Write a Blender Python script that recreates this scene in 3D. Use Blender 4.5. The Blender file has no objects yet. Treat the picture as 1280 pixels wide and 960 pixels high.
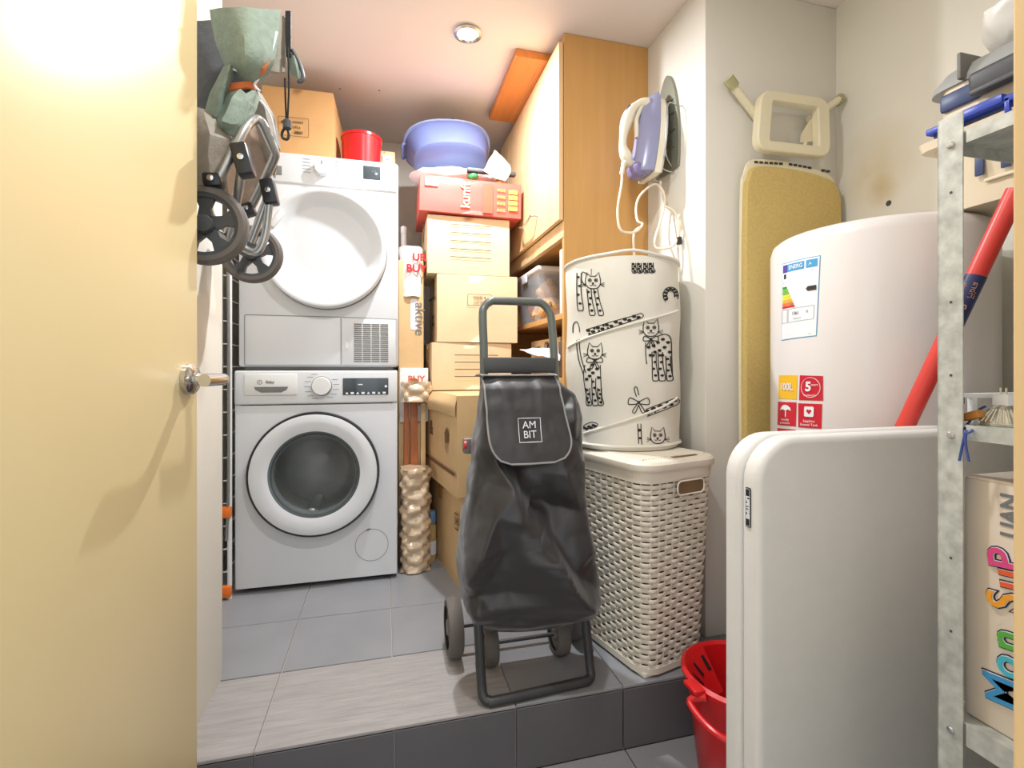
import bpy, bmesh, math, random
from mathutils import Vector, Matrix, noise
random.seed(7)
SC = bpy.context.scene
COL = SC.collection
PI = math.pi
V = Vector

# ------------------------------------------------------------------ camera, world, lights, exposure
YAW = math.radians(14.6); CA, SA = math.cos(YAW), math.sin(YAW)
FPX = 615.0; CAMH = 0.86; HOR = 460
cam = bpy.data.cameras.new('camera'); cam.sensor_width = 36; cam.lens = FPX / 1280 * 36
cam.shift_y = -(480 - HOR) / 1280; cam.clip_start = 0.01
camo = bpy.data.objects.new('camera', cam); COL.objects.link(camo)
camo.location = (0, 0, CAMH); camo.rotation_euler = (PI / 2, 0, -YAW)
SC.camera = camo
W = bpy.data.worlds.new('world'); SC.world = W; W.use_nodes = True
W.node_tree.nodes['Background'].inputs[0].default_value = (0.92, 0.96, 1.0, 1)
W.node_tree.nodes['Background'].inputs[1].default_value = 1.0
def lamp(name, kind, loc, energy, color, **k):
    l = bpy.data.lights.new(name, kind); l.energy = energy; l.color = color
    for a, b in k.items(): setattr(l, a, b)
    o = bpy.data.objects.new(name, l); COL.objects.link(o); o.location = loc; return o
LAMP1 = (0.30, 1.80, 2.075); LAMP2 = (0.20, 0.84, 2.075)
lamp('ceiling_spot_light', 'AREA', LAMP1, 14, (0.92, 0.96, 1.0), shape='DISK', size=0.045)
lamp('ceiling_spot_light', 'AREA', LAMP2, 7.5, (0.96, 0.98, 1.0), shape='DISK', size=0.09)
vs = SC.view_settings
vs.view_transform = 'Standard'; vs.look = 'None'; vs.gamma = 1; vs.exposure = 0.66
try: vs.use_curve_mapping = False
except Exception: pass

# ------------------------------------------------------------------ measuring helpers: sight line of a photo point met with a real plane
def ray(u, v):
    X = (u - 640) / FPX
    return V((X * CA + SA, -SA * X + CA, (HOR - v) / FPX))
O = V((0, 0, CAMH))
def oy(u, v, y):
    d = ray(u, v); return O + d * (y / d.y)
def ox(u, v, x):
    d = ray(u, v); return O + d * (x / d.x)
def oz(u, v, z):
    d = ray(u, v); return O + d * ((z - CAMH) / d.z)
def ocyl(u, v, cx, cy, R):
    d = ray(u, v); a = d.x**2 + d.y**2; b = -2 * (d.x * cx + d.y * cy); c = cx * cx + cy * cy - R * R
    t = (-b - math.sqrt(max(0, b * b - 4 * a * c))) / (2 * a); p = O + d * t
    return math.atan2(p.y - cy, p.x - cx) % (2 * PI), p.z

# ------------------------------------------------------------------ materials
def lin(c): return c / 12.92 if c <= .04045 else ((c + .055) / 1.055) ** 2.4
def rgb(r, g, b): return (lin(r / 255), lin(g / 255), lin(b / 255), 1)
MATS = {}
def mat(name, col, rough=.5, metal=0, var=.06, scale=8, bump=0, bscale=60, stretch=None, spec=.5, trans=0, coat=0, alpha=1, emit=0, sheen=0):
    m = bpy.data.materials.new(name); m.use_nodes = True; nt = m.node_tree; N = nt.nodes; L = nt.links
    b = N['Principled BSDF']; c = rgb(*col)
    b.inputs['Roughness'].default_value = rough; b.inputs['Metallic'].default_value = metal
    b.inputs['Specular IOR Level'].default_value = spec; b.inputs['Transmission Weight'].default_value = trans
    b.inputs['Coat Weight'].default_value = coat; b.inputs['Alpha'].default_value = alpha; b.inputs['Sheen Weight'].default_value = sheen
    tc = N.new('ShaderNodeTexCoord'); mp = N.new('ShaderNodeMapping'); L.new(tc.outputs['Object'], mp.inputs['Vector'])
    if stretch: mp.inputs['Scale'].default_value = stretch
    n = N.new('ShaderNodeTexNoise'); n.inputs['Scale'].default_value = scale; n.inputs['Detail'].default_value = 5
    L.new(mp.outputs['Vector'], n.inputs['Vector'])
    r = N.new('ShaderNodeValToRGB')
    r.color_ramp.elements[0].position = .3; r.color_ramp.elements[1].position = .7
    r.color_ramp.elements[0].color = tuple(x * (1 - var) for x in c[:3]) + (1,)
    r.color_ramp.elements[1].color = tuple(min(1, x * (1 + var)) for x in c[:3]) + (1,)
    L.new(n.outputs['Fac'], r.inputs['Fac']); L.new(r.outputs['Color'], b.inputs['Base Color'])
    if emit:
        b.inputs['Emission Color'].default_value = c; b.inputs['Emission Strength'].default_value = emit
    if bump:
        n2 = N.new('ShaderNodeTexNoise'); n2.inputs['Scale'].default_value = bscale; n2.inputs['Detail'].default_value = 4
        L.new(mp.outputs['Vector'], n2.inputs['Vector'])
        bp = N.new('ShaderNodeBump'); bp.inputs['Strength'].default_value = bump; bp.inputs['Distance'].default_value = .01
        L.new(n2.outputs['Fac'], bp.inputs['Height']); L.new(bp.outputs['Normal'], b.inputs['Normal'])
    MATS[name] = m; return m

M = dict(
 wall=mat('wall_paint', (232, 228, 216), .8, var=.02, scale=3, bump=.05, bscale=40),
 wall_b=mat('wall_paint_cool', (226, 222, 212), .8, var=.02, scale=3, bump=.05, bscale=40),
 ceil=mat('ceiling_paint', (236, 226, 220), .85, var=.015, scale=3),
 tile=mat('grey_tile', (146, 147, 151), .38, var=.06, scale=5, bump=.03, bscale=90),
 tile_rough=mat('grey_streaked_tile', (164, 159, 157), .55, var=.12, scale=7, stretch=(1, 9, 1), bump=.3, bscale=14),
 riser=mat('shaded_riser_tile', (96, 94, 97), .45, var=.08, scale=5),  # tile grey darkened to carry the shadow on the step front
 grout=mat('grout', (196, 188, 178), .9, var=.05),
 door=mat('door_cream', (228, 208, 158), .34, var=.03, scale=2, stretch=(1, 1, .15)),
 jamb=mat('jamb_wood', (220, 188, 138), .5, var=.08, scale=5, stretch=(6, 6, .5)),
 beech=mat('beech_wood', (208, 158, 94), .4, var=.05, scale=6, stretch=(7, 7, .5)),
 beech_l=mat('beech_door', (232, 194, 146), .4, var=.07, scale=6, stretch=(7, 7, .5)),
 beech_o=mat('orange_wood', (218, 136, 68), .45, var=.1, scale=6, stretch=(7, .5, 7)),
 white=mat('white_enamel', (222, 224, 227), .25, var=.01, coat=.2),
 white_p=mat('white_plastic', (228, 228, 226), .4, var=.01),
 grey_line=mat('grey_print', (120, 122, 126), .5),
 chrome=mat('chrome', (205, 205, 205), .18, 1, var=.02),
 alu=mat('aluminium', (176, 178, 178), .32, .85, var=.04),
 black=mat('black_plastic', (34, 35, 38), .35, var=.1),
 dgrey=mat('dark_grey_plastic', (72, 74, 76), .45, var=.06),
 mgrey=mat('mid_grey_plastic', (118, 116, 112), .55, var=.06),
 rubber=mat('grey_rubber', (104, 98, 92), .7, var=.08),
 display=mat('display_glass', (74, 82, 88), .12, var=.05),
 drum=mat('drum_steel', (120, 118, 114), .3, .9, var=.25, scale=6),
 glass=mat('porthole_glass', (168, 178, 180), .03, alpha=.22, var=0), collar=mat('porthole_collar', (92, 98, 100), .2, .3, var=.05),
 card=mat('cardboard', (216, 182, 134), .8, var=.05, scale=10, bump=.04, bscale=30),
 card_l=mat('pale_cardboard', (230, 204, 164), .8, var=.05, scale=10, bump=.04, bscale=30),
 card_o=mat('tan_cardboard', (212, 164, 108), .8, var=.05, scale=10, stretch=(1, 6, 1)),
 tape=mat('parcel_tape', (206, 158, 98), .25, var=.04),
 print=mat('dark_print', (58, 50, 46), .8),
 print_b=mat('brown_print', (120, 84, 56), .8),
 red=mat('red_plastic', (214, 30, 34), .28, var=.04),
 redbox=mat('red_carton', (222, 98, 86), .4, var=.06),
 red_in=mat('red_carton_side', (196, 92, 66), .5, var=.06),
 peach=mat('peach_print', (246, 196, 150), .6),
 gold=mat('gold_print', (240, 180, 84), .6),
 blue_tub=mat('blue_grey_plastic', (98, 108, 152), .35, var=.05),
 blue_rim=mat('pale_blue_plastic', (132, 140, 178), .35, var=.04),
 poly=mat('white_polythene', (232, 230, 226), .3, var=.06, scale=14, bump=.2, bscale=22),
 poly_g=mat('grey_polythene', (188, 186, 182), .3, var=.08, scale=14, bump=.2, bscale=22),
 poly_clear=mat('clear_wrap', (238, 236, 232), .15, var=.03, alpha=.55, bump=.4, bscale=30),
 kraft=mat('kraft_foil', (218, 194, 164), .26, .3, var=.14, scale=16, bump=.5, bscale=18),
 slat=mat('chair_wood', (170, 98, 52), .45, var=.14, scale=8, stretch=(8, 8, .6)),
 nylon=mat('black_nylon', (42, 40, 41), .36, var=.06, scale=20, bump=.03, bscale=14, sheen=.2),
 nylon_f=mat('black_nylon_flap', (56, 55, 56), .45, var=.08, scale=12, bump=.12, bscale=12, sheen=.2),
 piping=mat('grey_piping', (150, 150, 148), .5),
 frame_g=mat('grey_green_tube', (104, 110, 106), .35, .3, var=.04),
 frame_d=mat('dark_tube', (66, 67, 68), .42, .3, var=.05),
 fab_green=mat('green_grey_fabric', (136, 150, 136), .85, var=.12, scale=60, bump=.2, bscale=180),
 fab_grey=mat('slate_fabric', (92, 94, 98), .9, var=.12, scale=60, bump=.2, bscale=180),
 fab_taupe=mat('taupe_fabric', (158, 150, 138), .9, var=.1, scale=60, bump=.2, bscale=180),
 fab_pink=mat('pinkish_taupe_fabric', (190, 166, 148), .9, var=.08, scale=50, bump=.2, bscale=160),
 orange=mat('orange_fabric', (218, 116, 62), .7, var=.1),
 rust=mat('rust_fabric', (186, 70, 48), .7, var=.1),
 orange_p=mat('orange_plastic', (236, 120, 40), .4),
 wicker=mat('cream_wicker_plastic', (228, 220, 204), .42, var=.05, scale=12),
 wicker_shade=mat('hamper_inner_shade', (120, 96, 66), .8, var=.15),  # brown tone stands in for the shade inside the hamper
 cloth_w=mat('white_basket_cloth', (228, 224, 212), .75, var=.03, scale=6, bump=.12, bscale=9),
 ink=mat('black_ink', (36, 34, 34), .8),
 iron_w=mat('iron_cream', (234, 226, 206), .35, var=.02),
 iron_l=mat('iron_lilac', (150, 152, 186), .25, var=.05),
 iron_v=mat('iron_violet', (132, 122, 168), .3, var=.05),
 plate_g=mat('iron_rest_grey', (136, 138, 124), .4, .3, var=.06),
 cord=mat('cream_cord', (238, 226, 204), .5),
 ib_yel=mat('mustard_fabric', (206, 180, 112), .9, var=.09, scale=160, bump=.15, bscale=260),
 ib_cream=mat('cream_metal', (232, 222, 192), .4, var=.03),
 ib_foot=mat('olive_rubber', (172, 164, 124), .6),
 boiler=mat('boiler_white', (230, 224, 222), .3, var=.01, coat=.2),
 lab_w=mat('label_white', (238, 240, 244), .5), lab_b=mat('label_blue', (70, 160, 210), .5), lab_p=mat('label_purple', (84, 66, 160), .5),
 lab_red=mat('sticker_red', (206, 32, 52), .4), lab_yel=mat('sticker_yellow', (244, 190, 40), .4),
 e1=mat('energy_green', (30, 150, 70), .5), e2=mat('energy_lime', (120, 190, 60), .5), e3=mat('energy_yellow', (246, 226, 60), .5),
 e4=mat('energy_amber', (248, 180, 50), .5), e5=mat('energy_orange', (236, 120, 50), .5), e6=mat('energy_red', (214, 40, 44), .5),
 hdpe=mat('grey_white_table', (222, 220, 216), .5, var=.015, scale=30, bump=.06, bscale=160),
 galv=mat('galvanised_steel', (192, 195, 190), .42, .25, var=.22, scale=60, bump=.05, bscale=60),
 carr_c=mat('carrier_cream', (222, 208, 182), .5, var=.02), carr_g=mat('carrier_grey', (158, 160, 158), .5, var=.03),
 blue=mat('blue_plastic', (44, 70, 176), .35, var=.05), navy=mat('navy_plastic', (54, 70, 110), .4, var=.05),
 pole=mat('red_pole', (214, 62, 54), .35, var=.04), nlabel=mat('navy_label', (38, 44, 92), .4),
 wbox=mat('white_carton', (230, 216, 200), .6, var=.03), m_blue=mat('letter_blue', (66, 150, 206), .4), m_cyan=mat('letter_cyan', (70, 190, 214), .4),
 m_green=mat('letter_green', (90, 180, 70), .4), m_or=mat('letter_orange', (244, 164, 44), .4), m_ro=mat('letter_vermilion', (234, 96, 50), .4),
 m_pink=mat('letter_pink', (226, 76, 140), .4), m_navy=mat('letter_outline', (36, 44, 76), .4),
 clear=mat('clear_plastic_box', (226, 230, 238), .15, alpha=.2, var=0), lid_w=mat('box_lid', (236, 236, 240), .35),
 teddy=mat('teddy_fur', (206, 160, 104), .95, var=.15, scale=40, bump=.4, bscale=120), tblue=mat('toy_blue', (40, 80, 210), .4),
 paper=mat('paper', (226, 220, 230), .6, var=.03), dkbox=mat('dark_box', (92, 72, 62), .7, var=.08),
 led=mat('lamp_disc', (255, 240, 220), .5, emit=6), amber=mat('amber_plastic', (196, 130, 60), .35), bluecord=mat('blue_wire', (60, 80, 150), .5),
 facet=mat('reflector_glass', (206, 204, 190), .12, .7, var=.1, scale=40),
 jarblue=mat('jar_lid_blue', (110, 150, 190), .5), jarb=mat('jar_amber', (200, 170, 110), .3),
 greenleaf=mat('green_packet', (60, 140, 80), .5),
)
# wall with damp stain: its own spot on the wall, in wall coordinates
def stained():
    m = M['wall'].copy(); m.name = 'wall_paint_stained'; nt = m.node_tree; N = nt.nodes; L = nt.links
    b = N['Principled BSDF']; src = b.inputs['Base Color'].links[0].from_socket
    tc = N.new('ShaderNodeTexCoord'); n = N.new('ShaderNodeTexNoise'); n.inputs['Scale'].default_value = 9; n.inputs['Detail'].default_value = 6
    L.new(tc.outputs['Object'], n.inputs['Vector'])
    fac = None
    for c, rad in (((1.51, 1.22, 1.50), .16), ((1.51, 1.20, 1.415), .06)):
        d = N.new('ShaderNodeVectorMath'); d.operation = 'DISTANCE'; L.new(tc.outputs['Object'], d.inputs[0]); d.inputs[1].default_value = c
        mr = N.new('ShaderNodeMapRange'); mr.inputs[1].default_value = rad; mr.inputs[2].default_value = rad * .2
        L.new(d.outputs['Value'], mr.inputs[0])
        ml = N.new('ShaderNodeMath'); ml.operation = 'MULTIPLY'; L.new(mr.outputs[0], ml.inputs[0]); L.new(n.outputs['Fac'], ml.inputs[1])
        if fac is None: fac = ml.outputs[0]
        else:
            mx = N.new('ShaderNodeMath'); mx.operation = 'ADD'; L.new(fac, mx.inputs[0]); L.new(ml.outputs[0], mx.inputs[1]); fac = mx.outputs[0]
    mix = N.new('ShaderNodeMixRGB'); L.new(fac, mix.inputs[0]); L.new(src, mix.inputs[1]); mix.inputs[2].default_value = rgb(206, 188, 150)
    L.new(mix.outputs[0], b.inputs['Base Color']); return m
M['wall_stain'] = stained()

# ------------------------------------------------------------------ mesh helpers
def B(): return bmesh.new()
def box(bm, x0, x1, y0, y1, z0, z1, bev=0, seg=2):
    r = bmesh.ops.create_cube(bm, size=1, matrix=Matrix.Translation(((x0 + x1) / 2, (y0 + y1) / 2, (z0 + z1) / 2)) @ Matrix.Diagonal((abs(x1 - x0), abs(y1 - y0), abs(z1 - z0), 1)))
    if bev:
        es = list({e for v in r['verts'] for e in v.link_edges})
        bmesh.ops.bevel(bm, geom=es, offset=bev, segments=seg, profile=.5, affect='EDGES')
    return bm
def obox(bm, c, ax, ay, az, sx, sy, sz, bev=0, seg=2):
    ax, ay, az = V(ax).normalized(), V(ay).normalized(), V(az).normalized()
    t = B(); box(t, -sx / 2, sx / 2, -sy / 2, sy / 2, -sz / 2, sz / 2, bev, seg)
    mx = Matrix((ax, ay, az)).transposed().to_4x4(); mx.translation = V(c)
    t.transform(mx); join(bm, t); return bm
def join(bm, t):
    me = bpy.data.meshes.new('tmp'); t.to_mesh(me); bm.from_mesh(me); bpy.data.meshes.remove(me); t.free()
def catmull(pts, k=6, closed=False):
    pts = [V(p) for p in pts]; n = len(pts); out = []
    rng = n if closed else n - 1
    for i in range(rng):
        g = (lambda j: pts[j % n]) if closed else (lambda j: pts[max(0, min(n - 1, j))])
        p0, p1, p2, p3 = g(i - 1), g(i), g(i + 1), g(i + 2)
        for q in range(k):
            t = q / k
            out.append(.5 * ((2 * p1) + (p2 - p0) * t + (2 * p0 - 5 * p1 + 4 * p2 - p3) * t * t + (3 * p1 - p0 - 3 * p2 + p3) * t ** 3))
    if not closed: out.append(pts[-1])
    return out
def tube(bm, pts, r, n=8, closed=False):
    pts = [V(p) for p in pts]; m = len(pts); rings = []
    T0 = None; N0 = None
    for i, p in enumerate(pts):
        a = pts[(i - 1) % m] if (closed or i > 0) else p; b = pts[(i + 1) % m] if (closed or i < m - 1) else p
        T = (b - a).normalized() if (b - a).length > 1e-9 else V((0, 0, 1))
        if N0 is None:
            N0 = T.orthogonal().normalized()
        else:
            N0 = (N0 - T * N0.dot(T))
            N0 = N0.normalized() if N0.length > 1e-6 else T.orthogonal().normalized()
        Bn = T.cross(N0); rr = r[i] if isinstance(r, (list, tuple)) else r
        rings.append([bm.verts.new(p + (N0 * math.cos(2 * PI * k / n) + Bn * math.sin(2 * PI * k / n)) * rr) for k in range(n)])
    for i in range(m if closed else m - 1):
        A_, B_ = rings[i], rings[(i + 1) % m]
        for k in range(n): bm.faces.new((A_[k], A_[(k + 1) % n], B_[(k + 1) % n], B_[k]))
    if not closed:
        bm.faces.new(rings[0][::-1]); bm.faces.new(rings[-1])
    return bm
def lathe(bm, prof, c=(0, 0, 0), axis='Z', n=32, capped=True):
    """profile of (radius, height) turned round an axis through c"""
    def mp(r, h, a):
        x, y = r * math.cos(a), r * math.sin(a)
        p = (x, y, h) if axis == 'Z' else (x, h, y) if axis == 'Y' else (h, x, y)
        return V(p) + V(c)
    rings = [[bm.verts.new(mp(r, h, 2 * PI * k / n)) for k in range(n)] for r, h in prof]
    for A_, B_ in zip(rings, rings[1:]):
        for k in range(n): bm.faces.new((A_[k], A_[(k + 1) % n], B_[(k + 1) % n], B_[k]))
    if capped:
        bm.faces.new(rings[0]); bm.faces.new(rings[-1])
    bmesh.ops.recalc_face_normals(bm, faces=bm.faces[:]); return bm
def grid(bm, f, nu, nv, wrap=False, thick=0):
    vs_ = [[bm.verts.new(f(i / nu, j / nv)) for i in range(nu if wrap else nu + 1)] for j in range(nv + 1)]
    fs = []
    for j in range(nv):
        for i in range(nu):
            i2 = (i + 1) % nu if wrap else i + 1
            fs.append(bm.faces.new((vs_[j][i], vs_[j][i2], vs_[j + 1][i2], vs_[j + 1][i])))
    if thick:
        bmesh.ops.recalc_face_normals(bm, faces=fs); bmesh.ops.solidify(bm, geom=fs, thickness=thick)
    return vs_
def prism(bm, poly, h0, h1, f):
    """polygon (a,b) swept from h0 to h1, placed by f(a,b,h)"""
    lo = [bm.verts.new(f(a, b, h0)) for a, b in poly]; hi = [bm.verts.new(f(a, b, h1)) for a, b in poly]; n = len(poly)
    bm.faces.new(lo[::-1]); bm.faces.new(hi)
    for i in range(n): bm.faces.new((lo[i], lo[(i + 1) % n], hi[(i + 1) % n], hi[i]))
    bmesh.ops.recalc_face_normals(bm, faces=bm.faces[:]); return bm
def straight(pts, k):
    pts = [V(p) for p in pts]; return [pts[i].lerp(pts[i + 1], q / k) for i in range(len(pts) - 1) for q in range(k)] + [pts[-1]]
def cloth(bm, rows, thick=.006, k=5, crumple=0, seed=0, crisp=False):
    """a cloth surface through a net of control points"""
    cm = straight if crisp else catmull
    R_ = [cm(r, k) for r in rows]; n = len(R_[0])
    cols = [cm([r[i] for r in R_], k) for i in range(n)]
    nu, nv = n - 1, len(cols[0]) - 1
    def f(a, b):
        p = cols[round(a * nu)][round(b * nv)]
        if crumple: p = p + noise.noise_vector(p * 22 + V((seed, 0, 0))) * crumple
        return p
    grid(bm, f, nu, nv, thick=thick); return bm
def rrect(w, h, r, k=5, cx=0, cy=0):
    out = []
    for (sx, sy, a0) in ((1, 1, 0), (-1, 1, 90), (-1, -1, 180), (1, -1, 270)):
        for q in range(k + 1):
            a = math.radians(a0 + 90 * q / k)
            out.append((cx + sx * (w / 2 - r) + r * math.cos(a), cy + sy * (h / 2 - r) + r * math.sin(a)))
    return out
def plane(o, xd, yd):
    o, xd, yd = V(o), V(xd).normalized(), V(yd).normalized(); n = xd.cross(yd)
    return lambda x, y, z=0: o + xd * x + yd * y + n * z
def txt(bm, s, size, f, bold=0, depth=.0006, align='CENTER', shear=0):
    cu = bpy.data.curves.new('t', 'FONT'); cu.body = s; cu.size = size; cu.align_x = align; cu.align_y = 'CENTER'
    cu.offset = bold; cu.extrude = depth; cu.resolution_u = 3; cu.shear = shear
    o = bpy.data.objects.new('t', cu); COL.objects.link(o); bpy.context.view_layer.update()
    me = bpy.data.meshes.new_from_object(o.evaluated_get(bpy.context.evaluated_depsgraph_get()))
    t = B(); t.from_mesh(me); bpy.data.objects.remove(o); bpy.data.meshes.remove(me); bpy.data.curves.remove(cu)
    for v in t.verts: v.co = f(v.co.x, v.co.y, v.co.z)
    join(bm, t); return bm
def ribbon(bm, pts, w, f, h=.0008, closed=False):
    """flat inked line along 2D points, laid on a surface by f"""
    m = len(pts); L_, R_ = [], []
    for i in range(m):
        a = pts[(i - 1) % m] if (closed or i) else pts[i]; b = pts[(i + 1) % m] if (closed or i < m - 1) else pts[i]
        dx, dy = b[0] - a[0], b[1] - a[1]; l = math.hypot(dx, dy) or 1; nx, ny = -dy / l * w / 2, dx / l * w / 2
        L_.append(bm.verts.new(f(pts[i][0] + nx, pts[i][1] + ny, h))); R_.append(bm.verts.new(f(pts[i][0] - nx, pts[i][1] - ny, h)))
    for i in range(m if closed else m - 1):
        j = (i + 1) % m; bm.faces.new((L_[i], R_[i], R_[j], L_[j]))
    return bm
def patch(bm, poly, f, h=.0008):
    bm.faces.new([bm.verts.new(f(a, b, h)) for a, b in poly]); return bm

# ------------------------------------------------------------------ objects
def mesh_of(name, bm, m, angle=35):
    me = bpy.data.meshes.new(name); bm.normal_update(); bm.to_mesh(me); bm.free()
    me.polygons.foreach_set('use_smooth', [True] * len(me.polygons)); me.set_sharp_from_angle(angle=math.radians(angle))
    me.materials.append(M[m]); return me
def part(name, bm, m, parent=None, local=False, label=None, angle=35, kind=None):
    if parent is not None and not local:
        bm.transform(wmat(parent).inverted())
    o = bpy.data.objects.new(name, mesh_of(name, bm, m, angle)); COL.objects.link(o)
    if parent is not None: o.parent = parent
    if label: o['label'] = label
    if kind: o['kind'] = kind
    return o
def wmat(o):
    m = Matrix.LocRotScale(o.location, o.rotation_euler, o.scale)
    return wmat(o.parent) @ m if o.parent else m
def tag(o, label, cat, group=None, kind=None):
    o['label'] = label; o['category'] = cat
    if group: o['group'] = group
    if kind: o['kind'] = kind
    return o
def thing(name, label, cat, loc=(0, 0, 0), rot=0, group=None, rot3=None):
    o = bpy.data.objects.new(name, None); COL.objects.link(o); o.empty_display_size = .05
    o.location = loc; o.rotation_euler = rot3 or (0, 0, rot); return tag(o, label, cat, group)
def solo(name, bm, m, label, cat, loc=(0, 0, 0), group=None, angle=35):
    bm.transform(Matrix.Translation(-V(loc)))
    o = part(name, bm, m, angle=angle); o.location = loc; return tag(o, label, cat, group)
def struct(name, bm, m, parent=None):
    o = part(name, bm, m, parent)
    if parent is None: o['kind'] = 'structure'
    return o

# ================================================================== the setting
CEIL = 2.10; LOW = -.17; STEP = 1.21; WL = -.435; XA = .99; YB = 1.36; XC = 1.51; YBACK = 2.79
fl = struct('floor', box(B(), -.72, XC, STEP + .008, YBACK, LOW - .006, -.006), 'grout')
G = .0016
def tile(x0, x1, y0, y1, m, z=0):
    part('tile', box(B(), x0 + G, x1 - G, y0 + G, y1 - G, z - .008, z + random.uniform(-.0004, .0004), .001, 1), m, fl)
xs = [-.72, -.581, -.281, .024, .326, .626, .93, 1.23, XC]
tile(-.72, -.281, STEP, 1.51, 'tile_rough'); tile(-.281, .326, STEP, 1.51, 'tile_rough')
tile(.326, .626, STEP, 1.51, 'tile'); tile(.626, .93, STEP, 1.51, 'tile'); tile(.93, 1.23, STEP, 1.51, 'tile'); tile(1.23, XC, STEP, 1.51, 'tile')
ys = [1.512, 1.815, 2.115, 2.415, 2.715, YBACK]
for j in range(5):
    for i in range(8): tile(xs[i], xs[i + 1], ys[j], ys[j + 1], 'tile')
for i in range(8):   # riser of the step
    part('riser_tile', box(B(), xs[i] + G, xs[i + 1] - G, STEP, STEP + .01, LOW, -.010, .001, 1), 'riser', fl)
low = struct('floor_lower', box(B(), -.72, XC, -.9, STEP + .15, LOW - .06, LOW - .006), 'riser')
for i in range(5):
    for j in range(4):
        x0 = -.72 + i * .45; y1 = STEP - j * .53
        part('tile', box(B(), x0 + G, min(XC, x0 + .45) - G, y1 - .53 + G, y1 - G, LOW - .008, LOW, .001, 1), 'tile', low)
struct('ceiling', box(B(), -.80, XC + .1, .06, YBACK + .1, CEIL, CEIL + .08), 'ceil')
wb = B(); box(wb, -.56, WL, .2, 1.533, LOW, CEIL, .006, 2); struct('wall_left', wb, 'wall')
struct('wall_left_recess', box(B(), -.80, -.70, 1.533, YBACK, 0, CEIL), 'wall')
struct('wall_left_return', box(B(), -.72, -.56, 1.45, 1.533, LOW, CEIL), 'wall')
struct('wall_back', box(B(), -.80, XC + .1, YBACK, YBACK + .1, LOW, CEIL), 'wall_b')
wp = B(); box(wp, XA, XC + .1, YB, YBACK, 0, CEIL, .006, 2); struct('wall_pier', wp, 'wall_b')
struct('wall_right', box(B(), XC, XC + .1, .06, YB, LOW, CEIL), 'wall_stain')
struct('wall_front_left', box(B(), -.80, -.47, .1, .2, LOW, CEIL), 'wall')
struct('wall_front_right', box(B(), .372, XC, .1, .2, LOW, CEIL), 'wall')
struct('wall_front_top', box(B(), -.47, .372, .1, .2, 1.93, CEIL), 'wall')
jb = B(); box(jb, .35, .372, .085, .202, LOW, 1.93, .002, 1); struct('trim_1', jb, 'jamb')
jb = B(); box(jb, -.47, -.448, .085, .202, LOW, 1.93, .002, 1); struct('trim_2', jb, 'jamb')
jb = B(); box(jb, -.448, .35, .085, .202, 1.91, 1.93, .002, 1); struct('trim_3', jb, 'jamb')
# nails and screw holes in the ceiling, plaster hole in the stained wall
p = B()
for u, v in ((425, 111), (474, 113), (566, 148)):
    q = oz(u, v, CEIL); lathe(p, [(.004, 0), (.003, -.002)], q, n=8)
part('screw_hole', p, 'dgrey', bpy.data.objects['ceiling'])
p = B(); q = ox(1111, 254, XC); lathe(p, [(.006, .002), (.009, -.001), (.004, -.002)], q, axis='X', n=10)
part('wall_plug', p, 'dgrey', bpy.data.objects['wall_right'])

# door swung open against the left, lever handle near its free edge
hx, hy, fx, fy = -.442, .212, -.33, 1.016
ang = math.atan2(-(fx - hx), fy - hy)
dr = bpy.data.objects.new('door_1', None); COL.objects.link(dr); dr['kind'] = 'structure'
dr.location = (hx, hy, LOW); dr.rotation_euler = (0, 0, ang)
DL = math.hypot(fx - hx, fy - hy)
part('door_panel', box(B(), -.04, 0, 0, DL, .19, 2.05, .002, 2), 'door', dr, local=True)
hz = .84 - LOW
h = bpy.data.objects.new('door_handle', None); COL.objects.link(h); h.parent = dr
hb = B(); lathe(hb, [(.027, 0), (.027, .008), (.023, .012), (.012, .014), (.012, .02)], (0, DL - .034, hz), axis='X', n=28)
part('rosette', hb, 'chrome', h, local=True)
hb = B(); tube(hb, catmull([(.01, DL - .034, hz), (.04, DL - .034, hz), (.058, DL - .038, hz), (.066, DL - .055, hz), (.066, DL - .115, hz)], 5), .0105, 12)
part('lever', hb, 'chrome', h, local=True)

# recessed ceiling lamps
for lp, lab in ((LAMP1, 'round recessed ceiling lamp over the stacked cartons and appliances'), (LAMP2, 'round recessed ceiling lamp near the doorway')):
    t = thing('ceiling_lamp', lab, 'lamp', (lp[0], lp[1], CEIL))
    part('trim_ring', lathe(B(), [(.036, -.001), (.048, -.001), (.052, -.008), (.04, -.012), (.036, -.006)], (0, 0, 0), n=28, capped=False), 'chrome', t, local=True)
    part('lamp_disc', lathe(B(), [(.036, -.003), (.036, -.006)], (0, 0, 0), n=24), 'led', t, local=True)

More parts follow.
